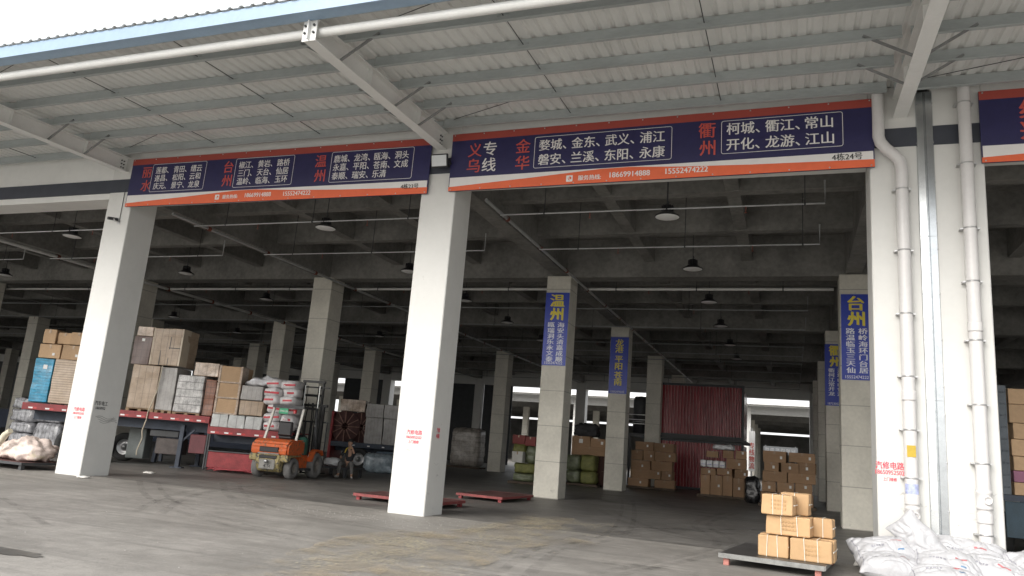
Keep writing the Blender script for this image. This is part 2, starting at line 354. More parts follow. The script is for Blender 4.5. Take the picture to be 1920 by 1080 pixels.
for a, b in bays:
    for py in PY + [-5.42]:
        mb = MB(); z0 = zb(py); h = .235; a0, b0 = a + .13, b - .13
        mb.box(a0, b0, py - .004, py + .004, z0 + .0, z0 + h)
        mb.box(a0, b0, py - .068, py - .004, z0, z0 + .006); mb.box(a0, b0, py - .068, py - .063, z0 + .006, z0 + .022)
        mb.box(a0, b0, py + .004, py + .068, z0 + h - .006, z0 + h)
        for k in (1, 2):
            xm = a + (b - a) * k / 3
            for q in (-.1, -.06, .06, .1): mb.lathe([(.012, 0), (.012, .016), (0, .016)], 6, Matrix.Translation((xm + q, py - .004, z0 + .13)) @ Matrix.Rotation(R(90), 4, 'X'))
        mb.build('purlin', purlin_steel, wh)
    for k in (1, 2):
        xm = a + (b - a) * k / 3
        MB().tube([(xm, -.1, zb(-.1) + .13), (xm, -5.3, zb(-5.3) + .13)], .009, 6).build('sag_rod', dark_steel, wh)
    MB().tube([(a + .4, -.35, zb(-.3) + .19), (a + (b - a) * .3, -1.42, zb(-1.4) + .17)], .008, 6).build('sag_rod', dark_steel, wh)
    MB().tube([(a + .4, -4.6, zb(-4.6) + .19), (a + (b - a) * .3, -5.4, zb(-5.4) + .17)], .008, 6).build('sag_rod', dark_steel, wh)
# ribbed sheet
def rib_sheet(x0, x1, y0, y1, z0, z1, per=.25, h=.035, w_=.055):
    mb = MB(); vs = []; x = x0; pr = []
    while x < x1:
        pr += [(x, 0), (x + .03, h), (x + .03 + w_, h), (x + .06 + w_, 0)]; x += per
    n = len(pr); vs = [(a, y0, z0 + b) for a, b in pr] + [(a, y1, z1 + b) for a, b in pr]
    mb.add(vs, [(i, i + 1, i + 1 + n, i + n) for i in range(n - 1)]); return mb
sh = rib_sheet(-68, 32, -5.80, .02, zb(-5.8) + .237, zb(.02) + .237).build('roof_sheet', sheet_steel, wh)
sol = sh.modifiers.new('thickness', 'SOLIDIFY'); sol.thickness = .004; sol.offset = 1
mb = MB(); mb.box(-68, 32, -5.76, -5.745, 8.63, zb(-5.76) + .228); mb.box(-68, 32, -5.745, -5.50, 8.63, 8.642); mb.box(-68, 32, -5.50, -5.487, 8.63, 8.80)
mb.build('gutter', gutter_steel, wh)
MB().tube([(-68, -5.31, 8.49), (32, -5.31, 8.49)], .085, 14).build('eave_tube', steel_white, wh)
# flashing between canopy and wall
MB().box(-68, 32, -.05, .018, 9.165, 9.21).build('wall_flashing', steel_white, wh)

# ---- painted advertising stencils on columns
def stencil(col, lines, x, z, m_, y=-.019, sx=.8, jit=0, face=None):
    mb = MB()
    for i, (t, s_, dz) in enumerate(lines): glyphs(mb, t, 0, dz, s_, sx, .025)
    M = Matrix.Translation((x, y, z)) if face is None else Matrix.Translation((x, y, z)) @ Matrix.Rotation(R(90), 4, 'Z')
    mb.v = [tuple(M @ Vector(v)) for v in mb.v]
    return mb.build('stencil_lettering', m_, col)
T3 = [('汽修电路', .145, .09), ('18650952502', .11, -.03), ('上门维修', .07, -.15)]
C1, C2, C3 = cols[(0, round(CX[10], 2))], cols[(0, round(CX[11], 2))], cols[(0, 1.88)]
stencil(C3, T3, 1.66, 1.72, stencil_red, -.004)
stencil(C2, [('汽修电路', .115, .09), ('18650952502', .085, -.02), ('上门维修', .08, -.12)], -7.87, 1.68, stencil_red, -.004, sx=.85)
stencil(C1, [('汽修电路', .115, .09), ('18650952502', .085, -.02), ('上门维修', .08, -.13)], CX[10] + .0, 1.63, stencil_red, -.004, sx=.9)
stencil(C2, [('汽修', .11, .08), ('电路', .11, -.05)], CX[11] + .454, 1.78, stencil_red, .32, face=1)
stencil(C1, [('汽车电工', .13, .05), ('18650952', .10, -.08)], CX[10] + .454, 1.87, stencil_black, .26, face=1)
mb = MB()
for k in range(4): mb.tube([(CX[10] + .453, .15 + .05 * k + .1 * j, 1.55 - .04 * k + .035 * math.sin(j * 1.1 + k)) for j in range(7)], .003, 5)
mb.build('scribble', stencil_black, C1)

# ------------------------------------------------------------------ hanging banner signs
def banner(x0, zb_, W, H, build, label, tilt=0.):
    s = thing('sign_banner', label, 'banner sign', (x0, -.06, zb_), 0, 'banner signs over the bays'); s.rotation_euler = (0, tilt, 0)
    
    mb = MB(); mb.prism([(.02, .02), (W - .02, .02), (W - .02, .33), (.02, .33)], -.048, -.046); mb.build('white_stripe', sign_white, s)
    mb = MB(); mb.prism([(0, 0), (W, 0), (W, .155), (.75 * W, .20), (.60 * W, .25), (.47 * W, .32), (.40 * W, .315), (.22 * W, .21), (0, .10)], -.0515, -.049); mb.build('orange_swoosh', sign_orange, s)
    mb = MB(); mb.prism([(0, H - .175), (W, H - .175), (W, H), (0, H)], -.049, -.046); mb.build('red_stripe', sign_red, s)
    mb = MB()
    for x in (.5, W / 2, W - .5): mb.box(x - .03, x + .03, 0, .055, .05, H - .05)
    mb.build('hanging_frame', dark_steel, s)
    mb = MB(); mb.box(0, W, -.045, 0, 0, H); mb.m = 1; n_ = int(W / .75)
    for k in range(n_ + 1):
        for z in (.035, H - .035): mb.lathe([(.016, 0), (.016, .008), (0, .012)], 8, Matrix.Translation((.06 + (W - .12) * k / n_, -.0515, z)) @ Matrix.Rotation(R(90), 4, 'X'))
    mb.build('panel', [sign_navy, clip_steel], s)
    L = dict(w=MB(), r=MB(), k=MB()); build(L)
    for k, nm, mm in (('w', 'white_lettering', sign_white), ('r', 'red_lettering', sign_text_red), ('k', 'black_lettering', sign_black)):
        if L[k].v: L[k].v = [(a, b - .0535, c) for a, b, c in L[k].v]; L[k].build(nm, mm, s)
    return s
def frame_lines(mb, x0, x1, z0, z1, t=.011, r=.05):
    pts = []
    for cx, cz, a0 in ((x1 - r, z1 - r, 0), (x0 + r, z1 - r, 90), (x0 + r, z0 + r, 180), (x1 - r, z0 + r, 270)):
        for k in range(5): a = R(a0 + k * 22.5); pts.append((cx, cz, math.cos(a), math.sin(a)))
    n = len(pts); vs = [(cx + r * c, 0, cz + r * s_) for cx, cz, c, s_ in pts] + [(cx + (r - t) * c, 0, cz + (r - t) * s_) for cx, cz, c, s_ in pts]
    mb.add(vs, [(i, (i + 1) % n, (i + 1) % n + n, i + n) for i in range(n)])
def phone_icon(mb, x, z, s_):
    n = 16; o = []; 
    pts = [(x + s_ * .5 * max(-1, min(1, 1.35 * math.cos(a))), z + s_ * .5 * max(-1, min(1, 1.35 * math.sin(a)))) for a in [2 * math.pi * k / n for k in range(n)]]
    inn = [(x + s_ * (.05 + .26 * math.cos(a)), z + s_ * (.02 + .30 * math.sin(a))) for a in [2 * math.pi * k / n for k in range(n)]]
    mb.add([(a, 0, b) for a, b in pts] + [(a, 0, b) for a, b in inn], [(i, (i + 1) % n, (i + 1) % n + n, i + n) for i in range(n)])
    mb.add([(x + s_ * a, 0, z + s_ * b) for a, b in ((-.14, .2), (-.02, .24), (.02, .08), (-.04, .04), (.06, -.1), (.12, -.06), (.24, -.14), (.18, -.24), (.02, -.2), (-.14, -.02))], [tuple(range(10))])
def sign24(L):
    for t, x, z, k in (('义', .61, .99, 'r'), ('乌', .60, .60, 'r'), ('专', .99, 1.0, 'w'), ('线', .99, .60, 'w'), ('金', 1.81, 1.0, 'r'), ('华', 1.82, .59, 'r'), ('衢', 5.93, 1.03, 'r'), ('州', 5.94, .63, 'r')):
        glyphs(L[k], t, x, z, .37, 1., .014)
    frame_lines(L['w'], 2.09, 5.20, .43, 1.19); frame_lines(L['w'], 6.22, 8.56, .47, 1.21)
    for row, z in ((['婺城、', '金东、', '武义、', '浦江'], .98), (['磐安、', '兰溪、', '东阳、', '永康'], .63)):
        for t, x in zip(row, (2.20, 2.97, 3.74, 4.51)): glyphs(L['w'], t, x, z, .285, .98, .016, 'LEFT')
    for row, z in ((['柯城、', '衢江、', '常山'], 1.02), (['开化、', '龙游、', '江山'], .67)):
        for t, x in zip(row, (6.33, 7.10, 7.86)): glyphs(L['w'], t, x, z, .285, 1., .016, 'LEFT')
    phone_icon(L['w'], 2.96, .135, .15); glyphs(L['w'], '服务热线:', 3.42, .135, .125, 1., .03); glyphs(L['w'], '18669914888', 4.31, .16, .175, .95, .022); glyphs(L['w'], '15552474222', 5.52, .165, .175, .95, .022)
    glyphs(L['k'], '4栋24号', 8.62, .245, .16, 1., .016)
def sign23(L):
    for t, x, z in (('丽', .60, .99), ('水', .64, .60), ('台', 3.46, 1.0), ('州', 3.46, .61), ('温', 6.38, 1.0), ('州', 6.40, .60)): glyphs(L['r'], t, x, z, .36, 1., .013)
    for a, b in ((.79, 2.69), (3.68, 5.56), (6.69, 9.04)): frame_lines(L['w'], a, b, .40, 1.22)
    for rows, xs in (((['莲都、', '青田、', '缙云'], ['遂昌、', '松阳、', '云和'], ['庆元、', '景宁、', '龙泉']), (.92, 1.56, 2.16)),
                     ((['椒江、', '黄岩、', '路桥'], ['三门、', '天台、', '仙居'], ['温岭、', '临海、', '玉环']), (3.80, 4.42, 5.03)),
                     ((['鹿城、', '龙湾、', '瓯海、', '洞头'], ['永嘉、', '平阳、', '苍南、', '文成'], ['泰顺、', '瑞安、', '乐清']), (6.77, 7.36, 7.94, 8.52))):
        for row, z in zip(rows, (1.03, .80, .57)):
            for t, x in zip(row, xs): glyphs(L['w'], t, x, z, .215, .93, .016, 'LEFT')
    phone_icon(L['w'], 3.23, .155, .14); glyphs(L['w'], '服务热线:', 3.66, .155, .12, 1., .03); glyphs(L['w'], '18669914888', 4.56, .17, .165, .95, .022); glyphs(L['w'], '15552474222', 5.78, .16, .165, .95, .022)
    glyphs(L['k'], '4栋23号', 9.02, .20, .14, 1., .016)
def sign25(L):
    for t, x, z, k in (('绍', .83, 1.0, 'r'), ('兴', .83, .6, 'r')): glyphs(L[k], t, x, z, .42, 1., .028)
banner(-7.58, 7.385, 9.11, 1.43, sign24, 'navy and orange banner sign of bay 24 between the middle column and the downpipe', R(-.46))
banner(-17.64, 7.40, 9.50, 1.41, sign23, 'navy and orange banner sign of bay 23 left of the middle column', R(.25))
banner(3.33, 7.43, 9.3, 1.43, sign25, 'navy and orange banner sign at the right edge, right of the second downpipe')

# posters on the bare columns
def poster(x, y, z0, z1, wd, build, label):
    s = thing('column_poster', label, 'poster', (x, y, z0), 0, 'blue posters on the inner columns')
    MB().box(-wd / 2, wd / 2, -.012, 0, 0, z1 - z0).build('sheet', poster_blue, s)
    L = dict(w=MB(), y=MB()); build(L, z1 - z0)
    for k, nm, mm in (('w', 'white_lettering', poster_white), ('y', 'yellow_lettering', poster_yellow)):
        if L[k].v: L[k].v = [(a, b - .015, c) for a, b, c in L[k].v]; L[k].build(nm, mm, s)
def P_city(big, left, right, ph, dx=0):
    def f(L, H):
        glyphs(L['y'], big[0], dx, H - .29, .50, 1.1, .035); glyphs(L['y'], big[1], dx, H - .79, .50, 1.1, .035)
        for i, (a, b) in enumerate(zip(left, right)):
            z = H - 1.18 - i * .205
            glyphs(L['w'], a, dx - .17, z, .20, 1.35, .03); glyphs(L['w'], b, dx + .19, z, .20, 1.35, .03)
        glyphs(L['w'], ph, 0, .09, .135, .92, .012)
    return f
poster(CX[11] - .0, 10.165, 4.56, 7.20, .88, P_city('温州', '瓯瑞洞乐永文泰', '海安头清嘉成顺', '15552474222'), 'blue vertical poster on the bare column nearest behind the middle column')
poster(1.92, 10.165, 4.46, 7.17, .86, P_city('台州', '路温临玉三天仙', '桥岭海环门台居', '15552474222'), 'blue vertical poster on the bare column beside the right white column')
def P_long(L, H):
    for t, z in zip('龙港平阳苍南', (.26, .60, 1.08, 1.43, 1.86, 2.20)): glyphs(L['y'], t, 0, H - z, .37, 1.15, .025)
    glyphs(L['w'], '15552474222', 0, .09, .13, .95, .01)
poster(CX[11] + .02, 20.825, 4.55, 7.31, .90, P_long, 'blue poster with six yellow characters on the far column left of the red container')
poster(1.86, 20.825, 4.49, 7.22, .88, P_city('衢州', '衢柯江常开龙', '江城山山化游', '18733052474', 0), 'blue poster half hidden behind the column poster beside the right white column')

# ------------------------------------------------------------------ pipes, lamps and fittings
def round_pipe(name, label, cat, pts, r, mt, group=None, n=12):
    t = thing(name, label, cat, pts[0], 0, group); o = Vector(pts[0])
    MB().tube([Vector(p) - o for p in pts], r, n).build('pipe_run', mt, t); return t, o
# two rain downpipes on the right columns
dp, o = round_pipe('downpipe', 'white rain downpipe with an elbow, left of the shiny joint cover', 'downpipe',
    [(1.60, -.16, 9.10), (1.60, -.16, 8.05), (1.63, -.16, 7.93), (1.72, -.16, 7.80), (1.86, -.16, 7.66), (1.95, -.16, 7.54), (1.98, -.16, 7.40), (1.98, -.16, .02)], .108, pvc, 'rain downpipes', 18)
dp2, o2 = round_pipe('downpipe', 'straight white rain downpipe right of the shiny joint cover', 'downpipe', [(3.07, -.16, 9.1), (3.07, -.16, .02)], .108, pvc, 'rain downpipes', 18)
def pipe_trim(t, o, x, zs, couplers, port):
    for z in zs:
        mb = MB(); M = Matrix.Translation(Vector((x, -.16, z)) - o)
        mb.lathe([(.110, -.012), (.116, -.012), (.116, .012), (.110, .012)], 20, M)
        for s_ in (-1, 1): mb.box(s_ * .13 - .03, s_ * .13 + .03, .0, .15, -.012, .012, M)
        mb.build('pipe_clip', clip_steel, t)
    for z in couplers:
        MB().lathe([(.108, -.085), (.120, -.085), (.122, -.06), (.122, .06), (.120, .085), (.108, .085)], 20, Matrix.Translation(Vector((x, -.16, z)) - o)).build('coupling', pvc, t)
    if port:
        mb = MB(); M = Matrix.Translation(Vector((x, -.16, port)) - o)
        mb.lathe([(.108, -.16), (.126, -.16), (.126, -.11), (.118, -.10), (.118, .10), (.126, .11), (.126, .16), (.108, .16)], 20, M)
        mb.lathe([(.075, 0), (.075, .04), (.055, .05), (.05, .03), (0, .03)], 18, M @ Matrix.Translation((.03, -.10, 0)) @ Matrix.Rotation(R(90), 4, 'X'))
        mb.build('inspection_port', pvc, t)
pipe_trim(dp, o, 1.98, (6.95, 5.75, 4.55, 3.4, 2.45, 1.62), (3.05, 1.25, .72), .98)
mb = MB(); mb.box(-.07, .07, -.005, 0, -.10, .10); mb.build('yellow_label', mat('yellow label print', (.46, .32, .03), .5, .1), dp, Vector((1.98, -.269, 2.08)) - o)
mb = MB()
pr = [(.1095 * math.sin(a), -.1095 * math.cos(a)) for a in [R(-75 + 15 * k) for k in range(11)]]
vs = [(x, y, z) for z in (0, .17) for x, y in pr]; mb.add(vs, [(i, i + 1, i + 12, i + 11) for i in range(10)], True)
mb.build('blue_label', mat('pale blue label print', (.40, .44, .66), .5, .35, 14), dp, Vector((1.98, -.16, 1.35)) - o)
pipe_trim(dp2, o2, 3.07, (8.62, 7.40, 6.15, 5.15, 4.08, 2.95, 1.95, .78), (4.32, 1.05), 1.35)

# sprinkler and water pipes under the ceiling: runs along x with hangers
def ceiling_pipe(x0, x1, y, z, r, label, zt=9.2, step=3.1, drop=True, mt=None):
    t = thing('water_pipe', label, 'pipe', (x0, y, z), 0, 'ceiling pipes')
    pts = [(0, 0, 0), (x1 - x0, 0, 0)]
    if drop: pts.append((x1 - x0, 0, .55))
    MB().tube(pts, r, 8).build('pipe_run', mt or pipe_grey, t)
    x = 1.2
    while x < x1 - x0 - .3:
        mb = MB(); mb.tube([(x, 0, 0), (x, 0, zt - z)], .012, 6); mb.lathe([(r * 1.5, -.02), (r * 1.5, .02)], 10, Matrix.Translation((x, 0, 0)) @ Matrix.Rotation(R(90), 4, 'Y')); mb.build('hanger', dark_steel, t); x += step
    x = 2.4
    while x < x1 - x0 - .3:
        mb = MB(); mb.tube([(x, 0, r), (x, 0, -.16)], .012, 6); mb.lathe([(.035, -.16), (.035, -.165), (0, -.165)], 8, Matrix.Translation((x, 0, 0))); mb.build('sprinkler_head', rust_red, t); x += step * 1.2
    return t
bay_words = [('right', -7.1, .72), ('middle', -17.2, -8.9), ('left', -27.5, -19.0), ('far left', -37.5, -29.0)]
for w_, a, b in bay_words:
    ceiling_pipe(a, b, 2.1, 7.5, .022, 'thin grey pipe nearest the banner with upturned tail, %s bay' % w_)
    ceiling_pipe(a, b, 5.45, 7.5, .022, 'thin grey water pipe, second behind the banner, %s bay' % w_)
for w_, a, b in (('right', -7.25, 1.35), ('middle', -17.3, -8.5), ('left', -27.5, -18.6), ('far left', -48, -28.8)):
    ceiling_pipe(a, b, 11.45, 7.62, .055, 'thick pale water main just behind the second row of columns, %s bay' % w_, 7.9 if 0 else 9.2, 2.9, False, mat('pale painted pipe', (.60, .60, .58), .4, .06))
for i, (y, z, wd) in enumerate(((14.6, 7.5, 'third'), (18.9, 7.5, 'fourth'), (23.2, 7.4, 'fifth'), (26.5, 7.4, 'sixth'), (29.5, 7.4, 'seventh'), (34.0, 7.4, 'eighth'), (38.0, 7.3, 'ninth'), (43.0, 7.3, 'tenth'))):
    ceiling_pipe(-60, .6, y, z, .024, 'long thin grey water pipe crossing all bays, %s back from the banners' % wd, 9.2, 5, True, mat('shaded water pipe', (.25, .26, .26), .5, .1))  # darker pipe grey: the shade of the deep hall is put into the colour
def main_pipe(x, y0, y1, z, r, mt, label):
    t = thing('water_pipe', label, 'pipe', (x, y0, z), 0, 'ceiling pipes')
    MB().tube([(0, 0, 0), (0, y1 - y0, 0)], r, 10).build('pipe_run', mt, t)
    y = 1.5
    while y < y1 - y0:
        MB().lathe([(r * 1.7, -.07), (r * 1.7, .07)], 10, Matrix.Translation((0, y, 0)) @ Matrix.Rotation(R(90), 4, 'X')).build('coupling', rust_red, t); y += 2.9
main_pipe(-7.15, 1.2, 44, 7.6, .045, pipe_grey, 'water main with rust red couplings running back from behind the middle column')
main_pipe(-17.2, 1.2, 44, 7.6, .045, pipe_grey, 'water main running back from behind the left white column')
main_pipe(-27.3, 1.2, 44, 7.6, .06, mat('pale painted pipe', (.6, .6, .58)), 'pale water main running back at the far left bay')

lamp_meshes = None
def bay_lamp(x, y, z, label, parts=True):
    global lamp_meshes
    if lamp_meshes is None:
        a = MB(); a.lathe([(.0, .30), (.10, .30), (.115, .27), (.115, .16), (.16, .12), (.27, .035), (.30, .03), (.30, .0), (.285, 0)], 22)
        for k in range(10): a.box(-.004, .004, .115, .145, .15, .29, Matrix.Rotation(2 * math.pi * k / 10, 4, 'Z'))
        b = MB(); b.lathe([(.285, .004), (.20, -.018), (.1, -.028), (0, -.03)], 22)
        c = MB(); c.tube([(0, 0, .30), (0, 0, 1.5)], .012, 6); c.tube([(0, 0, .30), (.03, 0, .38), (0, 0, .42)], .015, 6)
        lamp_meshes = a.mesh('lamp_housing', black_plastic), b.mesh('diffuser', lampwhite), c.mesh('suspension_rod', dark_steel)
    t = thing('high_bay_lamp', label, 'lamp', (x, y, z), 0, 'high bay lamps')
    for nm, me in zip(('lamp_housing', 'diffuser', 'suspension_rod'), lamp_meshes): obj(nm, me, t)
depth = ('first', 'second', 'third', 'fourth', 'fifth', 'sixth', 'seventh')
for w_, x in (('right', -2.8), ('middle', -12.5), ('left', -22.4), ('far left', -32.6)):
    for i, y in enumerate((2.2, 7.35, 12.3, 17.3, 22.6, 27.6)):
        bay_lamp(x, y, 7.32, 'black high bay lamp, %s one back in the %s bay' % (depth[i], w_))

# floodlight on the middle column, camera on the left column
fl = thing('floodlight', 'black square floodlight under the canopy beam between the two banners', 'floodlight', (-7.80, -.05, 7.95))
Mf = Matrix.Translation((0, -.22, .15)) @ Matrix.Rotation(R(14), 4, 'X')
MB().rbox(-.22, .22, -.03, .03, -.16, .16, .012, Mf).build('housing', black_plastic, fl)
MB().rbox(-.19, .19, -.036, -.028, -.13, .13, .003, Mf).build('glass', glass_dark, fl)
mb = MB(); mb.bar((-.235, -.21, .15), (-.235, .02, .10), .012, .04); mb.bar((.235, -.21, .15), (.235, .02, .10), .012, .04); mb.bar((-.235, .02, .1), (.235, .02, .1), .012, .04); mb.build('bracket', black_plastic, fl)
cc = thing('security_camera', 'small grey security camera on the left white column under the banner', 'camera', (-17.87, -.01, 7.0))
mb = MB(); mb.tube([(0, 0, -.02), (0, -.14, -.02), (-.02, -.16, .04)], .018, 8); mb.box(-.05, .05, -.012, 0, -.08, .04); mb.build('arm', clip_steel, cc)
MB().tube([(-.05, -.02, .06), (-.10, -.28, .02)], .045, 12).build('housing', dark_steel, cc)
MB().tube([(.02, -.005, .05), (.02, -.005, .95)], .008, 6).build('cable', dark_steel, cc)

# ------------------------------------------------------------------ cartons
carton_cache = {}
def carton_box(w_, d, h, loc, rz, label, group, mt=carton, tape_on=True, stick=None, straps=0, name='carton'):
    """one carton: body mesh with its tape, straps and stickers as parts; loc is the middle of its base"""
    key = (round(w_, 3), round(d, 3), round(h, 3), mt.name)
    if key not in carton_cache:
        b = MB(); b.dbox(-w_ / 2, w_ / 2, -d / 2, d / 2, 0, h, min(.014, h * .05), .016, len(carton_cache) * 1.37, 4, 3.2)
        carton_cache[key] = b.mesh('carton', mt)
    o = obj(name, carton_cache[key], None, loc, rz); tag(o, label, 'box', group)
    if tape_on:
        t = MB(); t.box(-w_ / 2 + .01, w_ / 2 - .01, -.03, .03, h - .002, h + .007); t.box(-w_ / 2 + .004, w_ / 2 - .004, -d / 2 - .0015, -d / 2, h * .5 - .006, h * .5 + .006) if h > 1 else None
        t.box(-.03, .03, -d / 2 - .010, -d / 2 - .004, h * .72, h); t.build('tape', tape, o)
    if stick:
        sx_, sz_, sw, sh_ = stick
        MB().box(sx_ * w_ - sw / 2, sx_ * w_ + sw / 2, -d / 2 - .011, -d / 2 - .006, sz_ * h - sh_ / 2, sz_ * h + sh_ / 2).build('label_sticker', sticker, o)
    for k in range(straps):
        x = w_ * (-.5 + (k + 1) / (straps + 1)); t = MB()
        t.box(x - .012, x + .012, -d / 2 - .003, -d / 2 - .0005, 0, h); t.box(x - .012, x + .012, -d / 2 - .003, d / 2 + .003, h + .0005, h + .003); t.box(x - .012, x + .012, d / 2 + .0005, d / 2 + .003, 0, h)
        t.build('strap', strap_white, o)
    return o
def stack(rects, Y, d, names, where, group, mt=carton, seed=1, base_z=0):
    q = random.Random(seed)
    for (x0, x1, z0, z1), nm in zip(rects, names):
        wd = x1 - x0 - .015; h = z1 - z0
        st = (q.uniform(.0, .3), q.uniform(.4, .75), .09, .12) if q.random() < .6 else None
        carton_box(wd, d, h, ((x0 + x1) / 2, Y + d / 2 + q.uniform(-.05, .10), z0), R(q.uniform(-4.5, 4.5)), 'brown carton, %s, stack %s' % (nm, where), group, mt, True, st)
def wood_pallet(x0, x1, y0, y1, z, label, mt, group=None, rz=0, name='pallet'):
    cx, cy = (x0 + x1) / 2, (y0 + y1) / 2
    t = thing(name, label, 'pallet', (cx, cy, 0), rz, group); a, b = (x1 - x0) / 2, (y1 - y0) / 2
    mb = MB(); n = max(4, int(2 * b / .16))
    mb.box(-a, a, -b, b, z - .025, z); mb.build('deck', mt, t)
    mb = MB()
    for y in (-b + .06, 0, b - .06): mb.box(-a, a, y - .045, y + .045, z - .105, z - .027)
    mb.build('bearers', mt, t)
    for x in (-a + .08, a - .08):
        for y in (-b + .06, b - .06): MB().box(x - .05, x + .05, y - .05, y + .05, 0, z - .107).build('foot', mt, t)
    return t
wood_dark = mat('dark pallet wood', (.10, .075, .055), .85, .25, 3, .1, stretch=(1, 6, 1))
# three stacks of cartons deep inside
SA = [(-7.9, -6.9, 2.03, 2.47), (-6.86, -5.81, 2.0, 2.45), (-8.11, -7.47, 1.5, 2.0), (-7.47, -6.85, 1.5, 2.03), (-6.82, -5.74, 1.52, 1.98), (-8.09, -7.04, 1.0, 1.48), (-7.01, -5.91, 1.01, 1.5), (-8.12, -7.02, .54, 1.0), (-6.99, -6.44, .56, 1.0), (-6.44, -5.88, .56, 1.0), (-8.22, -7.12, .13, .53), (-6.83, -5.77, .13, .54)]
NA = ['topmost left one', 'topmost right one', 'left in second tier', 'middle in second tier', 'right in second tier', 'left in third tier', 'right in third tier', 'left in fourth tier', 'middle in fourth tier', 'right in fourth tier', 'bottom left one', 'bottom right one']
stack(SA, 26, .9, NA, 'left of the red container', 'cartons left of the red container', seed=3)
wood_pallet(-8.3, -5.7, 25.9, 27.1, .13, 'dark pallet under the carton stack left of the red container', wood_dark, 'dark pallets under cartons')
SB = [(-3.92, -3.35, 1.9, 2.2), (-3.15, -2.62, 1.92, 2.28), (-2.54, -2.02, 1.92, 2.3), (-2.94, -2.01, 1.43, 1.9), (-4.18, -3.44, 1.06, 1.36), (-3.36, -2.63, 1.1, 1.4), (-2.58, -1.95, 1.02, 1.42), (-4.17, -3.72, .13, 1.04), (-3.7, -3.12, .13, 1.06), (-3.09, -2.62, .13, 1.09), (-2.6, -2.07, .13, 1.01)]
NB = ['top left one', 'top middle one', 'top right one', 'wide one right of the white packs', 'left one under the white packs', 'middle one under the white packs', 'right in third tier', 'tall bottom one at the left end', 'second tall bottom one from the left', 'third tall bottom one from the left', 'tall bottom one at the right end']
stack(SB, 23.5, .9, NB, 'in front of the red container', 'cartons in front of the red container', seed=5)
wood_pallet(-4.3, -1.9, 23.4, 24.6, .13, 'dark pallet under the carton stack with white packs', wood_dark, 'dark pallets under cartons')
film = mat('crumpled clear film', (.62, .62, .64), .18, .25, 5, .6, coat=.5, bumpscale=9)
for k in range(4):
    x = -4.19 + .30 * k
    o = obj('white_pack', MB().rbox(-.14, .14, -.3, .3, 0, .34, .05, seg=3, smooth=True).mesh('white_pack', mat('white film pack', (.74, .74, .76), .3, .15, 8, .3, coat=.3)), None, (x + .15, 23.95, 1.42))
    tag(o, 'small white film wrapped pack, %s of four in a row on brown cartons' % ('leftmost', 'second from left', 'third from left', 'rightmost')[k], 'pack', 'white packs on the cartons')
    MB().box(-.1, .1, -.302, -.3, .12, .14).build('print_line', poster_blue, o)
def crumple(name, x0, x1, y0, y1, z0, z1, mt, label, cat, seed=0, amp=.08, freq=2.2, seg=10, group=None, p=5, parent=None):
    """soft lump filling a box: super-ellipsoid with noise folds"""
    bm = bmesh.new(); bmesh.ops.create_uvsphere(bm, u_segments=seg * 3, v_segments=seg * 2, radius=1)
    c = Vector(((x0 + x1) / 2, (y0 + y1) / 2, z0)); hx, hy, hz = (x1 - x0) / 2, (y1 - y0) / 2, (z1 - z0) / 2
    for v in bm.verts:
        d = v.co; k = (abs(d.x) ** p + abs(d.y) ** p + abs(d.z) ** p) ** (-1 / p); q = d * k
        n = noise.fractal(Vector((d.x * hx, d.y * hy, d.z * hz)) * freq * 2 + Vector((seed * 7.3, seed, 0)), .9, 2.1, 4)
        q = Vector((q.x * (hx + n * amp), q.y * (hy + n * amp), q.z * (hz + n * amp) + hz))
        q.z = max(q.z, 0); v.co = q
    b = MB(); bm.verts.ensure_lookup_table(); b.add([v.co.copy() for v in bm.verts], [tuple(v.index for v in f.verts) for f in bm.faces], True); bm.free()
    o = b.build(name, mt, parent, (0, 0, 0) if parent else c)
    if parent: o.location = c
    else: tag(o, label, cat, group)
    return o
crumple('film_bundle', -3.62, -2.6, 23.6, 24.3, 2.29, 2.55, film, 'crumpled clear film bundle on top of the cartons before the red container', 'plastic film', 2, .06, 3)
SC = [(-1.11, -.15, 1.86, 2.33), (-.08, .97, 1.92, 2.32), (-1.05, -.45, 1.48, 1.86), (-.42, .28, 1.47, 1.88), (.28, 1.01, 1.47, 1.92), (-1.15, -.15, 1.06, 1.48), (-.15, .96, 1.06, 1.47), (-1.17, -.6, .62, 1.06), (-.58, .11, .60, 1.06), (.15, .83, .60, 1.06), (-1.23, -.49, .13, .60), (-.45, .32, .13, .58), (.37, .9, .13, .6)]
NC = ['top left one', 'top right one', 'left one in the second tier', 'middle one in the second tier', 'right one in the second tier', 'left wide one in third tier', 'right wide one in third tier', 'left in fourth tier', 'middle in fourth tier', 'right in fourth tier', 'bottom left one', 'bottom middle one', 'bottom right one']
stack(SC, 19.5, .9, NC, 'behind the cart', 'cartons beside the back opening', seed=8)
wood_pallet(-1.3, 1.0, 19.4, 20.6, .13, 'dark pallet under the carton stack beside the back opening', wood_dark, 'dark pallets under cartons')
o = crumple('black_sack', -1.95, -1.3, 21.2, 21.9, 0, 1.15, mat('black plastic film', (.02, .02, .022), .25, .2, 4, .5, coat=.4), 'black plastic sack between two carton stacks', 'sack', 4, .08, 2.5)

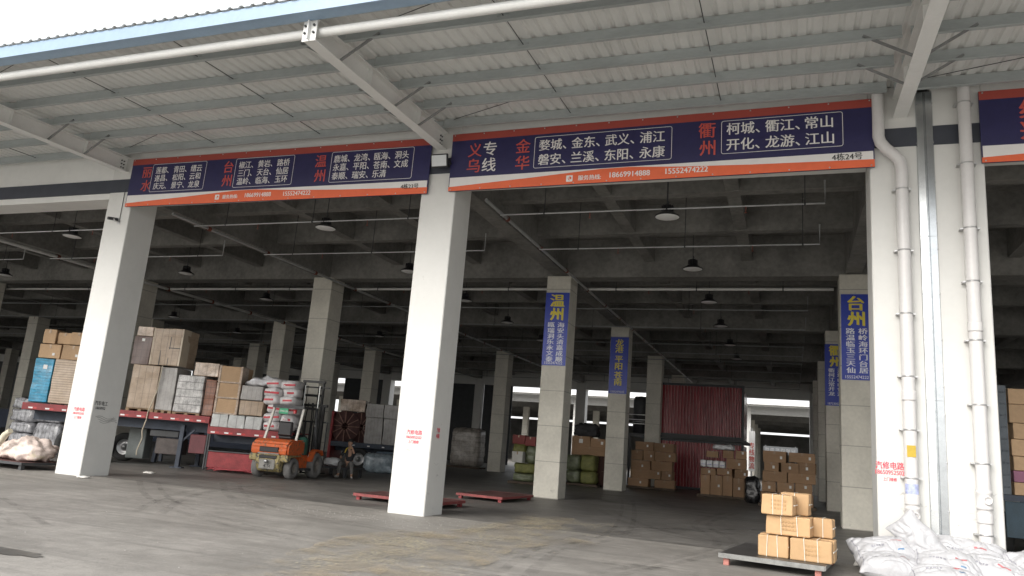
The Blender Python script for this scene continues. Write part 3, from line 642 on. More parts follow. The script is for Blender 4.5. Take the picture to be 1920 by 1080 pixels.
# green wrapped goods by the blue poster columns
green_film = mat('olive green sack cloth', (.20, .205, .065), .65, .3, 4, .4, bumpscale=12)
green2 = mat('grey green film', (.15, .17, .10), .45, .35, 5, .5, coat=.2, bumpscale=12)
GG = 'green wrapped goods behind the poster column'
for k, (x0, x1, y0, z0, z1, mt, lb) in enumerate([(-12.1, -11.1, 18.5, .12, .5, green2, 'flat green bale at the bottom of the pile left of the poster column'), (-12.08, -11.05, 18.45, .5, .95, green_film, 'bright olive bale in the middle of the pile left of the poster column'),
        (-12.2, -11.6, 18.5, .95, 1.8, green_film, 'olive sack standing on the green bales left of the poster column'), (-11.6, -11.05, 18.6, .95, 1.75, green2, 'grey green sack beside the olive sack left of the poster column'),
        (-10.67, -9.95, 22.4, .12, .74, green2, 'lower left green bale right of the poster column'), (-9.92, -9.15, 22.4, .12, .74, green_film, 'lower right olive bale right of the poster column'), (-10.72, -9.96, 22.4, .74, 1.5, green2, 'upper left dark green bale right of the poster column'), (-9.95, -9.19, 22.4, .74, 1.53, green_film, 'upper right olive bale right of the poster column')]):
    crumple('bale', x0, x1, y0, y0 + .9, z0, z1, mt, lb, 'bale', 20 + k, .05, 3, 9, GG, 7)
carton_box(.52, .5, .5, (-11.85, 18.45, .96), R(4), 'pale white sack box among the olive sacks left of the poster column', None, mat('dirty white paper', (.55, .54, .50), .7, .1))
wood_pallet(-12.3, -11.0, 18.4, 19.5, .12, 'pallet under the green pile left of the poster column', wood_dark, 'pallets under green bales')
wood_pallet(-10.8, -9.0, 22.3, 23.4, .12, 'pallet under the green pile right of the poster column', wood_dark, 'pallets under green bales')
redc = mat('dull red carton', (.20, .045, .04), .7, .12, 2, objvar=.15)
carton_box(.62, .6, .42, (-11.98, 18.95, 1.80), 0, 'dull red carton on the left of the olive pile', 'red cartons on the green pile', redc)
carton_box(.5, .6, .42, (-11.42, 18.95, 1.75), R(3), 'dull red carton on the right of the olive pile', 'red cartons on the green pile', redc)
carton_box(.97, .7, .5, (-10.16, 23.5, 1.97), 0, 'brown carton at the upper left behind the right green pile', 'cartons behind the right green pile', stick=(.0, .5, .2, .2))
carton_box(.86, .7, .42, (-9.22, 23.5, 1.97), 0, 'brown carton at the upper right behind the right green pile', 'cartons behind the right green pile', stick=(.2, .5, .12, .15))
carton_box(1.9, .7, .45, (-9.70, 23.5, 1.52), 0, 'long brown carton under two others behind the right green pile', 'cartons behind the right green pile')
carton_box(1.95, .75, 1.50, (-9.70, 23.75, 0.02), 0, 'tall dark carton on the floor behind the right green pile', 'cartons behind the right green pile', mat('dark carton', (.10, .05, .04), .8, .1))
crumple('dark_bundle', -10.6, -9.4, 23.3, 24.0, 2.46, 3.1, mat('dark cloth', (.035, .035, .038), .8, .3, 5, .3), 'dark cloth bundle on the cartons behind the right green pile', 'bundle', 9, .12, 3)
wp = tag(crumple('wrapped_goods', -22.0, -19.85, 33, 34.2, .12, 2.7, mat('film wrapped grey goods', (.30, .27, .24), .3, .5, 4, .5, coat=.3, lines=[(2, .33, .03, .6), (0, .4, .02, .6)]), 'film wrapped block of goods standing far back left of the poster column', 'wrapped goods', 12, .05, 3, 12, None, 9), None, None)
wood_pallet(-22.1, -19.75, 32.9, 34.3, .12, 'pallet under the far film wrapped block', wood_dark)

# ------------------------------------------------------------------ red containers, platform with rails and tank
def container(z0, label, x0=-7.9, x1=-2.6, y0=31.8, y1=37.5, h=3.1, framed=True):
    t = thing('steel_container', label, 'container', (x0, y0, z0), 0, 'red corrugated containers'); W = x1 - x0; D = y1 - y0
    mb = MB(); pr = []; x = .14; per = .19
    while x < W - .3: pr += [(x, 0), (x + .045, 0), (x + .085, .08), (x + .145, .08)]; x += per
    pr.append((W - .12, 0)); n = len(pr)
    vs = [(a, b + .03, z) for z in (.14, h - .14) for a, b in pr]; 
    for i in range(n - 1):
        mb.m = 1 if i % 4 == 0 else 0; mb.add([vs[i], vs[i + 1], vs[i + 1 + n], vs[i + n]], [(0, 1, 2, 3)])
    mb.build('corrugated_side', [red_cont, mat('highlight pale red crest', (.46, .20, .20), .35, .5, 3, stretch=(1, 1, .25))], t)  # paler rib crests: their gloss highlight is put into the colour
    mb = MB(); mb.box(.14, W - .12, .12, D, .14, h - .1); mb.build('body', red_cont, t)
    mb = MB(); mb.box(0, W, 0, .14, 0, .14); mb.box(0, W, 0, .14, h - .14, h); mb.box(0, .14, 0, .14, .14, h - .14); mb.box(W - .14, W, 0, .14, .14, h - .14); mb.build('frame', dark_steel, t)
    return t
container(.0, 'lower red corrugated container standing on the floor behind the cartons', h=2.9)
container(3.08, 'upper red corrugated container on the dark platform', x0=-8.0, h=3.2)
pf = thing('platform', 'dark steel platform between the two red containers, its end sticking out left', 'platform', (-9.5, 31.6, 2.9))
MB().box(0, 7.0, 0, 6, .02, .17).build('deck', dark_steel, pf)
for x in (.1, 1.1): MB().box(x, x + .12, .1, .22, -2.9, .02).build('post', dark_steel, pf)
mb = MB()
for z in (.75, 1.0, 1.3): mb.bar((.05, -.0, z), (1.35, -.0, z), .05)
mb.bar((.05, 0, .17), (.05, 0, 1.35), .05); mb.build('railing', mat('white railing paint', (.7, .7, .7), .5, .05), pf)
tk = thing('steel_drum', 'dark upright tank on the platform behind the white railing', 'tank', (-8.85, 32.6, 3.07))
MB().lathe([(0, 0), (.5, 0), (.5, 2.1), (.42, 2.3), (0, 2.35)], 20).build('shell', dark_steel, tk)
MB().lathe([(.505, .7), (.515, .7), (.515, .76), (.505, .76)], 20).build('hoop', clip_steel, tk)

# ------------------------------------------------------------------ hand cart with strapped boxes
ca = thing('flat_cart', 'flat dark platform cart carrying strapped light boxes at the front right', 'cart', (-.16, -.93, 0), R(-7.5))
deckm = mat('worn black deck', (.05, .047, .045), .45, .35, 2.5, .08, specks=((.16, .15, .14), 3, .6))
MB().rbox(-.80, .80, -1.12, 1.12, .155, .195, .008).build('deck', deckm, ca)
mb = MB(); mb.box(-.80, .80, -1.135, -1.121, .115, .19); mb.box(-.815, -.801, -1.12, 1.12, .12, .188); mb.box(.801, .815, -1.12, 1.12, .12, .188); mb.build('edge_angle', mat('scratched edge steel', (.22, .22, .21), .5, .3, 6, metal=.3), ca)
for x in (-.70, .70):
    for y in (-1.02, 1.02): mb = MB(); mb.rbox(x - .045, x + .045, y - .05, y + .05, 0, .153, .006); mb.build('foot', mat('faded red foot', (.42, .17, .14), .7, .2, 6), ca)
CB = 'strapped light boxes on the flat cart'
def strapped(x0, x1, y0, y1, z0, z1, label, rz=-7.5, n=2, slabs=3):
    """a light carton with white straps, its side showing several bundled layers"""
    w_, d, h = x1 - x0, y1 - y0, z1 - z0; c = ((x0 + x1) / 2, (y0 + y1) / 2, z0)
    o = thing('strapped_carton', label, 'box', c, R(rz), CB)
    for k in range(slabs):
        a = -d / 2 + d * k / slabs; MB().dbox(-w_ / 2 + rnd.uniform(0, .012), w_ / 2 - rnd.uniform(0, .02), a + .003, a + d / slabs - .004, 0, h - rnd.uniform(0, .018), .02, .014, rnd.uniform(0, 50), 4, 4).build('carton_layer', carton_light, o)
    for k in range(n):
        x = w_ * (-.5 + (k + 1) / (n + 1)) + rnd.uniform(-.02, .02); t = MB()
        t.bar((x - rnd.uniform(-.02, .02), -d / 2 - .006, .004), (x, -d / 2 - .006, h - .006), .016, .008); t.box(x - .010, x + .010, -d / 2, d / 2, h + .0005, h + .003); t.build('strap', strap_white, o)
    t = MB(); zz = h * .52
    t.box(w_ / 2 - .006, w_ / 2 + .004, -d / 2 + .01, d / 2 - .01, zz - .008, zz + .008); t.build('strap', strap_white, o)
    if w_ > .5:
        t = MB()
        for r_ in range(3):
            for k in range(5): t.box(-.10 + .05 * k, -.066 + .05 * k, -d / 2 - .007, -d / 2 + .001, h * (.28 + .19 * r_), h * (.28 + .19 * r_) + .03)
        t.build('print_marks', mat('brown ink', (.42, .26, .12), .7, .2), o)
    return o
strapped(-0.48, 0.00, -1.75, -1.2, .196, .54, 'strapped light box at the bottom left of the pile on the cart')
strapped(0.02, 0.68, -1.85, -1.1, .196, .545, 'wide strapped light box at the bottom right of the pile on the cart', n=2, slabs=4)
strapped(-0.36, 0.34, -1.72, -1.15, .548, .86, 'wide strapped light box in the middle tier on the cart', n=2)
strapped(0.36, 0.68, -1.45, -.95, .552, .86, 'narrow strapped light box behind right in the middle tier on the cart', n=1)
strapped(-0.44, 0.08, -1.78, -1.32, .862, 1.19, 'strapped light box on top of the pile on the cart', n=2, slabs=2)
strapped(-0.14, 0.32, -1.30, -.90, .862, 1.22, 'strapped light box behind the topmost one on the cart', n=1, slabs=2)

# ------------------------------------------------------------------ red dollies on the floor
def dolly(x0, x1, y0, y1, label, rz=0, z=.16, dark=False):
    cx, cy = (x0 + x1) / 2, (y0 + y1) / 2; t = thing('flat_dolly', label, 'dolly', (cx, cy, 0), R(rz), 'low flat dollies'); a, b = (x1 - x0) / 2, (y1 - y0) / 2
    MB().rbox(-a, a, -b, b, z - .03, z, .006).build('deck', mat('scuffed dark red deck', (.10, .04, .037), .65, .35, 3, .1, specks=((.20, .17, .15), 4, .6)), t)
    mb = MB(); e = .002
    mb.box(-a - .012, a + .012, -b - .012, -b - e, z - .065, z + .004); mb.box(-a - .012, a + .012, b + e, b + .012, z - .065, z + .004); mb.box(-a - .012, -a - e, -b, b, z - .065, z + .003); mb.box(a + e, a + .012, -b, b, z - .065, z + .003)
    mb.build('edge_channel', dark_steel if dark else mat('faded red channel', (.23, .05, .048), .6, .3, 3, specks=((.42, .36, .33), 6, .62)), t)
    for x in (-a + .1, a - .1):
        for y in (-b + .1, b - .1): MB().box(x - .05, x + .05, y - .05, y + .05, 0, z - .032).build('foot', dark_steel if dark else red_paint, t)
    return t
dolly(-10.5, -8.0, 2.1, 3.5, 'low red flat dolly behind the foot of the middle column', -2)
dolly(-9.35, -7.85, 6.1, 8.6, 'low red flat dolly on the floor between the middle column and the first poster column', -3)
dolly(-21.8, -19.35, -.35, 1.25, 'low dark flat dolly under the heap of film beside the left column', 2, .2, True)
dolly(-17.25, -15.72, 10.0, 11.3, 'low dark flat dolly on which the person sits', 0, .38, True)
# ------------------------------------------------------------------ trailers
TA = math.atan2(.342, .94)
def TP(O, u, v, z=0):
    return (O[0] + u * math.cos(TA) - v * math.sin(TA), O[1] + u * math.sin(TA) + v * math.cos(TA), z)
reflect_w = mat('white reflector', (.75, .73, .72), .3, .05, coat=.4); reflect_r = mat('red reflector', (.5, .03, .03), .3, .05, coat=.4)
chassis_m = mat('dark blue chassis', (.035, .045, .065), .6, .25, 3)
OA = (-20.5, 5.9)
def wheel(parent, u, v, r, wd, tyre_m=black_rub, rim_m=None, axis='Y'):
    M = Matrix.Translation((u, v, r)) @ Matrix.Rotation(R(90), 4, 'X')
    b = MB(); b.lathe([(r * .55, -wd / 2), (r * .93, -wd / 2), (r, -wd / 2 + .04), (r, wd / 2 - .04), (r * .93, wd / 2), (r * .55, wd / 2), (r * .55, -wd / 2)], 28, M); w_ = b.build('wheel', tyre_m, parent)
    c = MB(); c.lathe([(r * .56, -wd * .3), (r * .50, -wd * .3), (r * .42, -wd * .1), (r * .2, -wd * .1), (r * .18, wd * .45), (0, wd * .47)], 20, M); c.lathe([(r * .56, wd * .3), (r * .50, wd * .3), (r * .42, wd * .1), (r * .2, wd * .1), (r * .18, wd * .45), (0, wd * .47)], 20, M); c.build('rim', rim_m or clip_steel, w_)
    return w_
t1 = thing('flatbed_trailer', 'long red stepped flatbed trailer loaded with cartons behind the left column', 'trailer', (*OA, 0), TA)
mb = MB(); mb.box(-5.25, 1.36, 0, 2.4, 1.80, 1.85); mb.box(1.36, 4.35, 0, 2.4, 1.47, 1.52); mb.box(1.33, 1.37, 0, 2.4, 1.30, 1.797); mb.build('deck', red_paint, t1)
mb = MB(); mb.box(-5.25, 1.36, -.06, -.003, 1.62, 1.852); mb.box(1.37, 4.35, -.06, -.003, 1.27, 1.522); mb.box(-5.31, -5.253, -.06, 2.4, 1.60, 1.853); mb.build('side_rail', red_paint, t1)
mb = MB(); 
for v in (.55, 1.7): mb.box(-5.2, 1.32, v, v + .16, 1.28, 1.797); mb.box(1.38, 4.3, v, v + .16, 1.0, 1.467)
for k in range(12): mb.box(-5.0 + .55 * k, -4.94 + .55 * k, .02, 2.38, 1.68, 1.798)
mb.build('chassis_beam', chassis_m, t1)
for k, u in enumerate((-5.0, -4.4, -3.8, -2.9, -2.3, -1.72, -1.13, -.52, .07, .58, 1.0)):
    MB().box(u - .075, u + .075, -.064, -.0605, 1.66, 1.71).build('reflector', reflect_w, t1); MB().box(u + .08, u + .22, -.064, -.0605, 1.66, 1.71).build('reflector', reflect_r, t1)
for u in (1.55, 2.03, 2.48, 3.1, 3.7): MB().box(u - .075, u + .075, -.064, -.0605, 1.31, 1.36).build('reflector', reflect_w, t1); MB().box(u + .08, u + .22, -.064, -.0605, 1.31, 1.36).build('reflector', reflect_r, t1)
for v in (.35, 2.05):
    mb = MB(); mb.bar((.32, v, .04), (.32, v, 1.5), .14); mb.box(.12, .52, v - .15, v + .15, .0, .04); mb.bar((.32, v, .9), (.75, v, 1.35), .06); mb.build('landing_leg', chassis_m, t1)
mb = MB(); mb.rbox(1.42, 3.3, .02, .7, .12, .66, .015); mb.build('toolbox', red_paint, t1)
mb = MB()
for u in (1.42, 3.26): mb.box(u, u + .05, .0, .05, .10, 1.27)
mb.box(1.40, 3.32, .0, .05, .67, .71); mb.box(1.35, 1.40, -.02, .06, .05, 1.3); mb.build('toolbox_frame', dark_steel, t1)
mb = MB(); mb.rbox(-.75, .15, .75, 1.4, .42, .98, .02); mb.build('storage_box', mat('grimy brown box', (.09, .075, .07), .7, .3, 5), t1)
mb = MB(); mb.rbox(-1.0, .05, .7, 1.35, 1.02, 1.26, .02); mb.build('valve_box', dark_steel, t1)
mb = MB(); mb.rbox(-2.2, -1.55, 1.6, 2.2, .15, 1.25, .02); mb.build('cabinet', mat('grey cabinet paint', (.24, .26, .25), .6, .1), t1)
mb = MB(); mb.rbox(.72, 1.3, .1, .5, .55, 1.2, .02); mb.build('spare_box', mat('dull red box', (.12, .03, .035), .6, .25), t1)
for u in (-2.5, -3.55): wheel(t1, u, .3, .52, .3); wheel(t1, u, 2.1, .52, .3)
mb = MB(); mb.bar((-1.3, 2.0, .05), (-1.15, 2.0, 1.5), .2, .12); mb.bar((-1.0, 1.9, .1), (-1.05, 1.9, 1.5), .12, .1); mb.build('landing_brace', chassis_m, t1)
mb = MB()
q = random.Random(4)
for k in range(7):
    pts = [(2.5 + .8 * math.sin(j * .9 + k) + .1 * q.random(), -.35 + .25 * math.cos(j * 1.3 + k * 2), .06 + .10 * abs(math.sin(j * 1.7 + k))) for j in range(9)]
    mb.tube(pts, .012, 5)
tag(mb.build('cable_tangle', mat('red cable', (.36, .06, .07), .6, .2), None, (*OA, 0), TA), 'tangle of thin red cable on the floor before the red toolbox', 'cable')

# cargo on the first trailer: every block is a thing of its own
def wrapped(name, base, lines, rough=.35, var=.2, bump=.35):
    return mat(name, base, rough, var, 4, bump, coat=.25, lines=lines, bumpscale=8)
blue_film = wrapped('blue film', (.012, .25, .42), [(2, .105, .022, .45)], .3, .35, .5)
tan_sheets = wrapped('tan sheets', (.46, .36, .27), [(2, .085, .02, .55)], .55)
tan_block = wrapped('tan wrapped board', (.36, .27, .19), [(0, .24, .018, .6), (2, .52, .012, .35)], .5)
grey_block = wrapped('grey brown board', (.34, .325, .31), [(0, .16, .012, .4)], .5)
dk_block = wrapped('dark brown crate', (.13, .085, .075), [(0, .2, .02, .5), (2, .26, .015, .5)], .5)
crate_m = wrapped('printed white crates', (.46, .45, .44), [(2, .265, .03, .7), (0, .145, .014, .5)], .5, .55, .4)
redbrown = wrapped('red brown cartons', (.22, .09, .05), [(0, .13, .015, .5), (2, .2, .02, .6)], .5, .3)
clear_tan = wrapped('film over tan cartons', (.48, .38, .30), [(0, .3, .02, .4)], .2, .4, .6)
grey_long = wrapped('film wrapped grey boxes', (.45, .46, .45), [(0, .55, .022, .7)], .35, .2)
G1 = 'cargo on the red stepped trailer'
def cargo(name, u0, u1, z0, z1, d, mt, label, v=.06, cat='cargo block', r=.02, amp=0, O=OA, group=G1, lean=0):
    cx = (u0 + u1) / 2; w_ = (u1 - u0) / 2 - .008
    if amp: b = None
    mb = MB(); mb.dbox(-w_, w_, 0, d, 0, z1 - z0, r, .028, abs(u0 * 3.1 + z0 * 1.7), 6, 2.4)
    o = mb.build(name, mt, None, TP(O, cx, v, z0), TA); o.rotation_euler = (0, lean, TA)
    return tag(o, label, cat, group)
def sub(o, mb, name, mt): return mb.build(name, mt, o)
UD, LD = 1.853, 1.523
o = cargo('wrapped_stack', -5.24, -4.56, UD + .04, 3.44, 1.3, blue_film, 'stack of goods under bright blue film at the left end of the trailer')
sub(o, MB().box(-.02, .13, -.003, -.0005, 1.18, 1.33), 'label_sticker', sticker)
cargo('sheet_stack', -4.54, -3.45, UD + .04, 3.46, 1.2, tan_sheets, 'stack of thin tan sheets between the blue film stack and the left column')
for k, (u0, u1, z0, z1, v, lb) in enumerate([(-5.2, -4.42, 3.47, 3.98, .1, 'lower left'), (-4.40, -3.6, 3.47, 4.0, .12, 'lower right'), (-5.16, -4.72, 4.0, 4.52, .1, 'upper left'), (-4.70, -4.2, 4.02, 4.44, .2, 'upper middle'), (-4.18, -3.62, 4.02, 4.48, .12, 'upper right')]):
    carton_box(u1 - u0, .9, z1 - z0 - .01, TP(OA, (u0 + u1) / 2, v + .45, z0), TA + R(rnd.uniform(-2, 2)), 'tan carton, %s of five above the blue film stack' % lb, 'tan cartons high on the trailer', carton_tan, True, (.2, .3, .09, .09) if k in (0, 1) else None)
o = cargo('board_stack', -1.72, -.72, UD + .1, 3.49, 1.2, tan_block, 'tall tan wrapped board block just right of the left column')
sub(o, MB().box(.28, .40, -.003, -.0005, 1.25, 1.40), 'label_sticker', sticker)
cargo('board_stack', -.70, -.08, UD + .1, 3.47, 1.2, grey_block, 'grey brown wrapped block right of the tall tan block')
o = cargo('crate', -1.86, -1.20, 3.5, 4.52, 1.0, dk_block, 'dark brown crate on top of the tall tan block, under a beige box', .1)
sub(o, MB().box(-.05, .06, -.003, -.0005, .84, .94), 'label_sticker', sticker)
o = cargo('large_carton', -1.80, -1.22, 4.53, 4.88, 1.1, clear_tan, 'flat film wrapped carton on the dark brown crate', .1)
o = tag(MB().dbox(-.56, .56, 0, 1.1, 0, 1.34, .025, .03, 5.5, 6).build('large_carton', tan_block, None, TP(OA, -.60, -.0, 3.52), TA + R(-6)), 'big tan wrapped carton high up, right of the dark brown crate', 'cargo block', G1)
mb = MB()
for x in (-.2, .12): mb.box(x - .012, x + .012, -.004, .001, 0, 1.34); mb.box(x - .012, x + .012, 0, 1.1, 1.341, 1.344)
mb.box(-.561, .561, -.004, .001, .62, .65); sub(o, mb, 'strap', dark_steel)
cb_m = mat('pale corner board', (.55, .48, .38), .7, .1); sub(o, MB().box(-.575, -.53, -.008, .5, .0, 1.345), 'corner_board', cb_m); sub(o, MB().box(.52, .575, -.008, .5, .01, 1.345), 'corner_board', cb_m)
cargo('crate_stack', -.05, .93, UD + .08, 3.24, 1.2, crate_m, 'block of white printed crates in the middle of the trailer')
cargo('carton_stack', .95, 1.34, UD + .02, 3.16, 1.2, redbrown, 'narrow stack of red brown cartons beside the white printed crates', .15)
cargo('film_pallet', .48, 1.37, 3.26, 3.74, 1.2, clear_tan, 'film wrapped carton on top of the white printed crates', .1)
for k, (z0, z1, lb) in enumerate(((3.10, 3.68, 'top'), (2.55, 3.07, 'middle'), (2.0, 2.52, 'bottom'))):
    o = cargo('large_carton', 1.42, 2.25, z0, z1, 1.1, carton_tan, 'film edged tan carton, %s of three standing on the grey boxes' % lb, .04)
    mb = MB(); mb.rbox(-.43, -.34, -.02, .6, .0, z1 - z0 + .01, .015); mb.rbox(.34, .43, -.02, .6, .0, z1 - z0 + .01, .015); mb.box(-.41, .41, -.01, .001, -.02, .03)
    sub(o, mb, 'film_edge', mat('film edge', (.38, .29, .22), .3, .4, 9, .5, coat=.3))
cargo('large_carton', 2.28, 3.06, 2.54, 3.04, 1.1, grey_block, 'grey carton on a tan carton behind the forklift', .06)
cargo('large_carton', 2.28, 3.14, 2.0, 2.52, 1.1, tan_block, 'tan carton under the grey carton behind the forklift', .06)
for k in range(3): cargo('grey_box', 1.40 + .60 * k, 1.99 + .60 * k, LD, 1.97, 1.2, grey_long, 'film wrapped grey box on the low deck, %s of three' % ('left', 'middle', 'right')[k], .0)
for u0, u1, lb in ((-1.72, -.72, 'under the tall tan block'), (-.70, -.08, 'under the grey brown block'), (-.05, .93, 'under the white printed crates')):
    p_ = thing('pallet', 'thin wooden pallet on the red trailer %s' % lb, 'pallet', TP(OA, (u0 + u1) / 2, .06, UD), TA, 'pallets on the red trailer'); hw = (u1 - u0) / 2 - .01
    pw = mat('raw pallet wood', (.30, .21, .13), .85, .25, 4, .1); zt_ = .095 if u1 < 0 else .075
    MB().box(-hw, hw, 0, 1.2, zt_ - .022, zt_).build('deck', pw, p_)
    for u in (-hw, -.06, hw - .12): MB().box(u, u + .12, 0, 1.18, .001, zt_ - .024).build('bearer', pw, p_)
    MB().box(-hw, hw, .55, .65, .001, zt_ - .026).build('bearer', mat('dark pallet wood', (.1, .075, .055)), p_)
bagw = mat('red striped white bag', (.62, .60, .60), .35, .25, 5, .5, coat=.3, bumpscale=9)
bagr = mat('red bag print', (.50, .035, .05), .4, .15)
k = 0
for lvl in range(6):
    for c in range(2):
        u0 = 3.16 + .60 * c - (.05 if lvl == 5 else 0); z0 = LD + .30 * lvl
        o = crumple('plastic_bag', 0, .62, 0, .9, 0, .33, bagw, 'red striped white bag, %s in the %s layer behind the forklift' % (('left', 'right')[c], ('bottom', 'second', 'third', 'fourth', 'fifth', 'top')[lvl]), 'bag', 40 + k, .03, 3, 6, 'white bags on the low deck', 5)
        p = TP(OA, u0 + .31, .5, z0); o.location = (p[0] + rnd.uniform(-.05, .05), p[1] + rnd.uniform(-.1, .1), p[2]); o.rotation_euler = (R(rnd.uniform(-4, 4)), R(rnd.uniform(-5, 5)), TA + R(rnd.uniform(-9, 9)))
        sub(o, MB().box(-.24 + .1 * (k % 2), .1 + .1 * (k % 3), -.462, -.44, .13, .2), 'print_band', bagr); k += 1
mb = MB(); mb.tube([(-.62, -.02, 3.5), (-.66, -.03, 2.6), (-.82, -.09, 1.86), (-.83, -.09, 1.6), (-.90, -.12, 1.2), (-.86, -.1, .95), (-.95, -.15, .5), (-.96, -.1, .35)], .02, 6)
tag(mb.build('cargo_strap', mat('pale webbing', (.50, .44, .34), .7, .15), None, (*OA, 0), TA), 'pale webbing strap hanging down the side of the red trailer', 'strap')

o = crumple('film_cover', 0, 1.15, 0, .9, 0, .34, film, 'loose clear film lying on the grey carton and white bags behind the forklift', 'plastic film', 63, .09, 3, 10, None, 3); o.location = TP(OA, 2.95, .5, 3.05); o.rotation_euler = (0, R(-6), TA)
# second trailer deeper in the middle bay
OB = (-20, 16.2)
t2 = thing('flatbed_trailer', 'dark flatbed trailer with red headboard deep in the middle bay', 'trailer', (*OB, 0), TA)
MB().box(-.5, 4.5, 0, 2.4, 1.22, 1.27).build('deck', chassis_m, t2)
mb = MB(); mb.rbox(-.62, -.5, -.05, 2.45, .35, 2.68, .02); mb.build('headboard', red_paint, t2)
mb = MB(); mb.box(-.5, 4.5, -.05, -.003, 1.05, 1.272); mb.build('side_rail', chassis_m, t2)
mb = MB()
for v in (.55, 1.7): mb.box(-.4, 4.45, v, v + .16, .85, 1.217)
mb.build('chassis_beam', chassis_m, t2)
MB().rbox(1.7, 3.0, .05, .12, .35, .95, .02).build('side_guard', mat('blue grey side guard', (.09, .13, .17), .6, .2), t2)
MB().rbox(2.0, 2.9, .15, .8, .4, .9, .04).build('fuel_tank', chassis_m, t2)
for u in (.85, 3.7): wheel(t2, u, .2, .52, .32, black_rub, clip_steel)
for u in (.6, 1.3, 2.0, 2.7, 3.4): MB().box(u - .06, u + .06, -.054, -.0505, 1.12, 1.17).build('reflector', reflect_w, t2)
drum_m = mat('brown drum wood', (.11, .055, .05), .7, .35, 4, .2); wood_light = mat('light drum wood', (.30, .17, .13), .8, .25, 4)
for k, u in enumerate((.10, 0.78)):
    d = thing('cable_drum', 'big brown spoked cable drum standing on the dark trailer, %s one' % ('left', 'right')[k], 'cable drum', TP(OB, u - .05, .12 + .3 * k, 1.273), TA, 'cable drums on the dark trailer')
    M = Matrix.Translation((0, 0, .72)) @ Matrix.Rotation(R(90), 4, 'X')
    for y in (0, .75):
        b = MB(); b.lathe([(.15, 0), (.72, 0), (.72, -.05), (.15, -.05), (.15, 0)], 28, Matrix.Translation((0, y, 0)) @ M)
        sp = MB()
        for j in range(12):
            a = 2 * math.pi * j / 12; sp.bar((.16 * math.cos(a), y - .072, .72 + .16 * math.sin(a)), (.70 * math.cos(a), y - .072, .72 + .70 * math.sin(a)), .07, .03)
        f_ = b.build('flange', drum_m, d); sp.build('spokes', wood_light, f_)
    MB().lathe([(.5, -.02), (.5, -.72)], 24, M).build('cable_winding', black_rub, d)
o = cargo('large_carton', -.30, .92, 2.72, 3.28, 1.2, clear_tan, 'tan film wrapped carton lying on the cable drums', .1, O=OB, group=None)
G2 = 'grey wrapped boxes on the dark trailer'
for k in range(4):
    cargo('grey_box', 1.02 + .86 * k, 1.86 + .86 * k, 1.274, 2.50, 1.2, grey_block, 'lower grey wrapped box, number %s right of the drums' % ('one', 'two', 'three', 'four')[k], .05, O=OB, group=G2)
    cargo('grey_box', .98 + .86 * k, 1.82 + .86 * k, 2.505, 3.15, 1.2, grey_block, 'upper grey wrapped box, number %s right of the drums' % ('one', 'two', 'three', 'four')[k], .05, O=OB, group=G2)

o = crumple('wrapped_goods', 0, 1.5, 0, .9, 0, .85, mat('blue grey film', (.30, .36, .40), .25, .4, 4, .6, coat=.4, bumpscale=8), 'blue grey film wrapped goods on the floor beside the dark trailer wheel', 'wrapped goods', 31, .07, 3, 9, None, 6); o.location = TP(OB, 2.1, -.7, 0)
# ------------------------------------------------------------------ forklift
fk = thing('forklift', 'worn orange forklift seen from behind, parked at the end of the red trailer', 'forklift', (-16.44, 7.35, 0), R(9)); fk.scale = (1.06, 1.06, 1.06)
# local: +y forward, rear face at y = -1.35
def slab_poly(pts, x0, x1, mt, name, parent, bev=.03):
    bm = bmesh.new(); vs = [bm.verts.new((x0, y, z)) for y, z in pts] + [bm.verts.new((x1, y, z)) for y, z in pts]; n = len(pts)
    bm.faces.new(vs[:n]); bm.faces.new(vs[n:][::-1])
    for i in range(n): bm.faces.new((vs[i], vs[i + n], vs[(i + 1) % n + n], vs[(i + 1) % n]))
    bmesh.ops.recalc_face_normals(bm, faces=bm.faces); bmesh.ops.bevel(bm, geom=list(bm.edges), offset=bev, segments=2, affect='EDGES')
    me = bpy.data.meshes.new(name); bm.to_mesh(me); bm.free(); me.materials.append(mt); return obj(name, me, parent)
slab_poly([(-1.33, .70), (-1.37, .92), (-1.30, 1.10), (-1.10, 1.20), (-.20, 1.22), (-.20, .74)], -.64, .64, orange_paint, 'engine_hood', fk, .06)
slab_poly([(-1.30, .30), (-1.38, .45), (-1.36, .735), (-.95, .735), (-.95, .48), (-1.05, .22), (-1.2, .2)], -.40, .40, worn_yellow, 'counterweight', fk, .03)
for sx_ in (-1, 1): slab_poly([(-1.26, .50), (-1.34, .56), (-1.34, .735), (-.40, .735), (-.40, .70), (-1.10, .67)], sx_ * .40 if sx_ > 0 else -.66, .66 if sx_ > 0 else -.40, worn_yellow, 'wheel_arch', fk, .02)
MB().rbox(-.32, .32, -1.385, -1.30, .80, .96, .015).build('vent', black_plastic, fk)
MB().rbox(-.27, .27, -1.395, -1.36, .28, .58, .02).build('counterweight_plate', mat('worn grey steel', (.25, .24, .22), .6, .3, 6), fk); MB().rbox(-.30, .30, -1.39, -1.34, .60, .70, .015).build('vent', black_plastic, fk)
mb = MB(); mb.box(-.36, .36, -1.375, -1.34, .735, .775); mb.build('trim_bar', mat('worn grey steel', (.25, .24, .22), .6, .3, 6), fk)
mb = MB(); mb.lathe([(.03, 0), (.03, .09), (.06, .09), (.06, .12), (0, .12)], 10, Matrix.Translation((0, -1.385, .52)) @ Matrix.Rotation(R(90), 4, 'X')); mb.build('tow_pin', clip_steel, fk)
mb = MB(); glyphs(mb, '4.5t', .02, .38, .13, 1.2, .03); mb.v = [(a, -1.398 + b, c) for a, b, c in mb.v]; mb.build('load_marking', black_plastic, fk)
slab_poly([(-.20, .28), (-.20, .74), (.35, .74), (.50, .50), (.95, .50), (.95, .28)], -.52, .52, orange_paint, 'chassis', fk, .03)
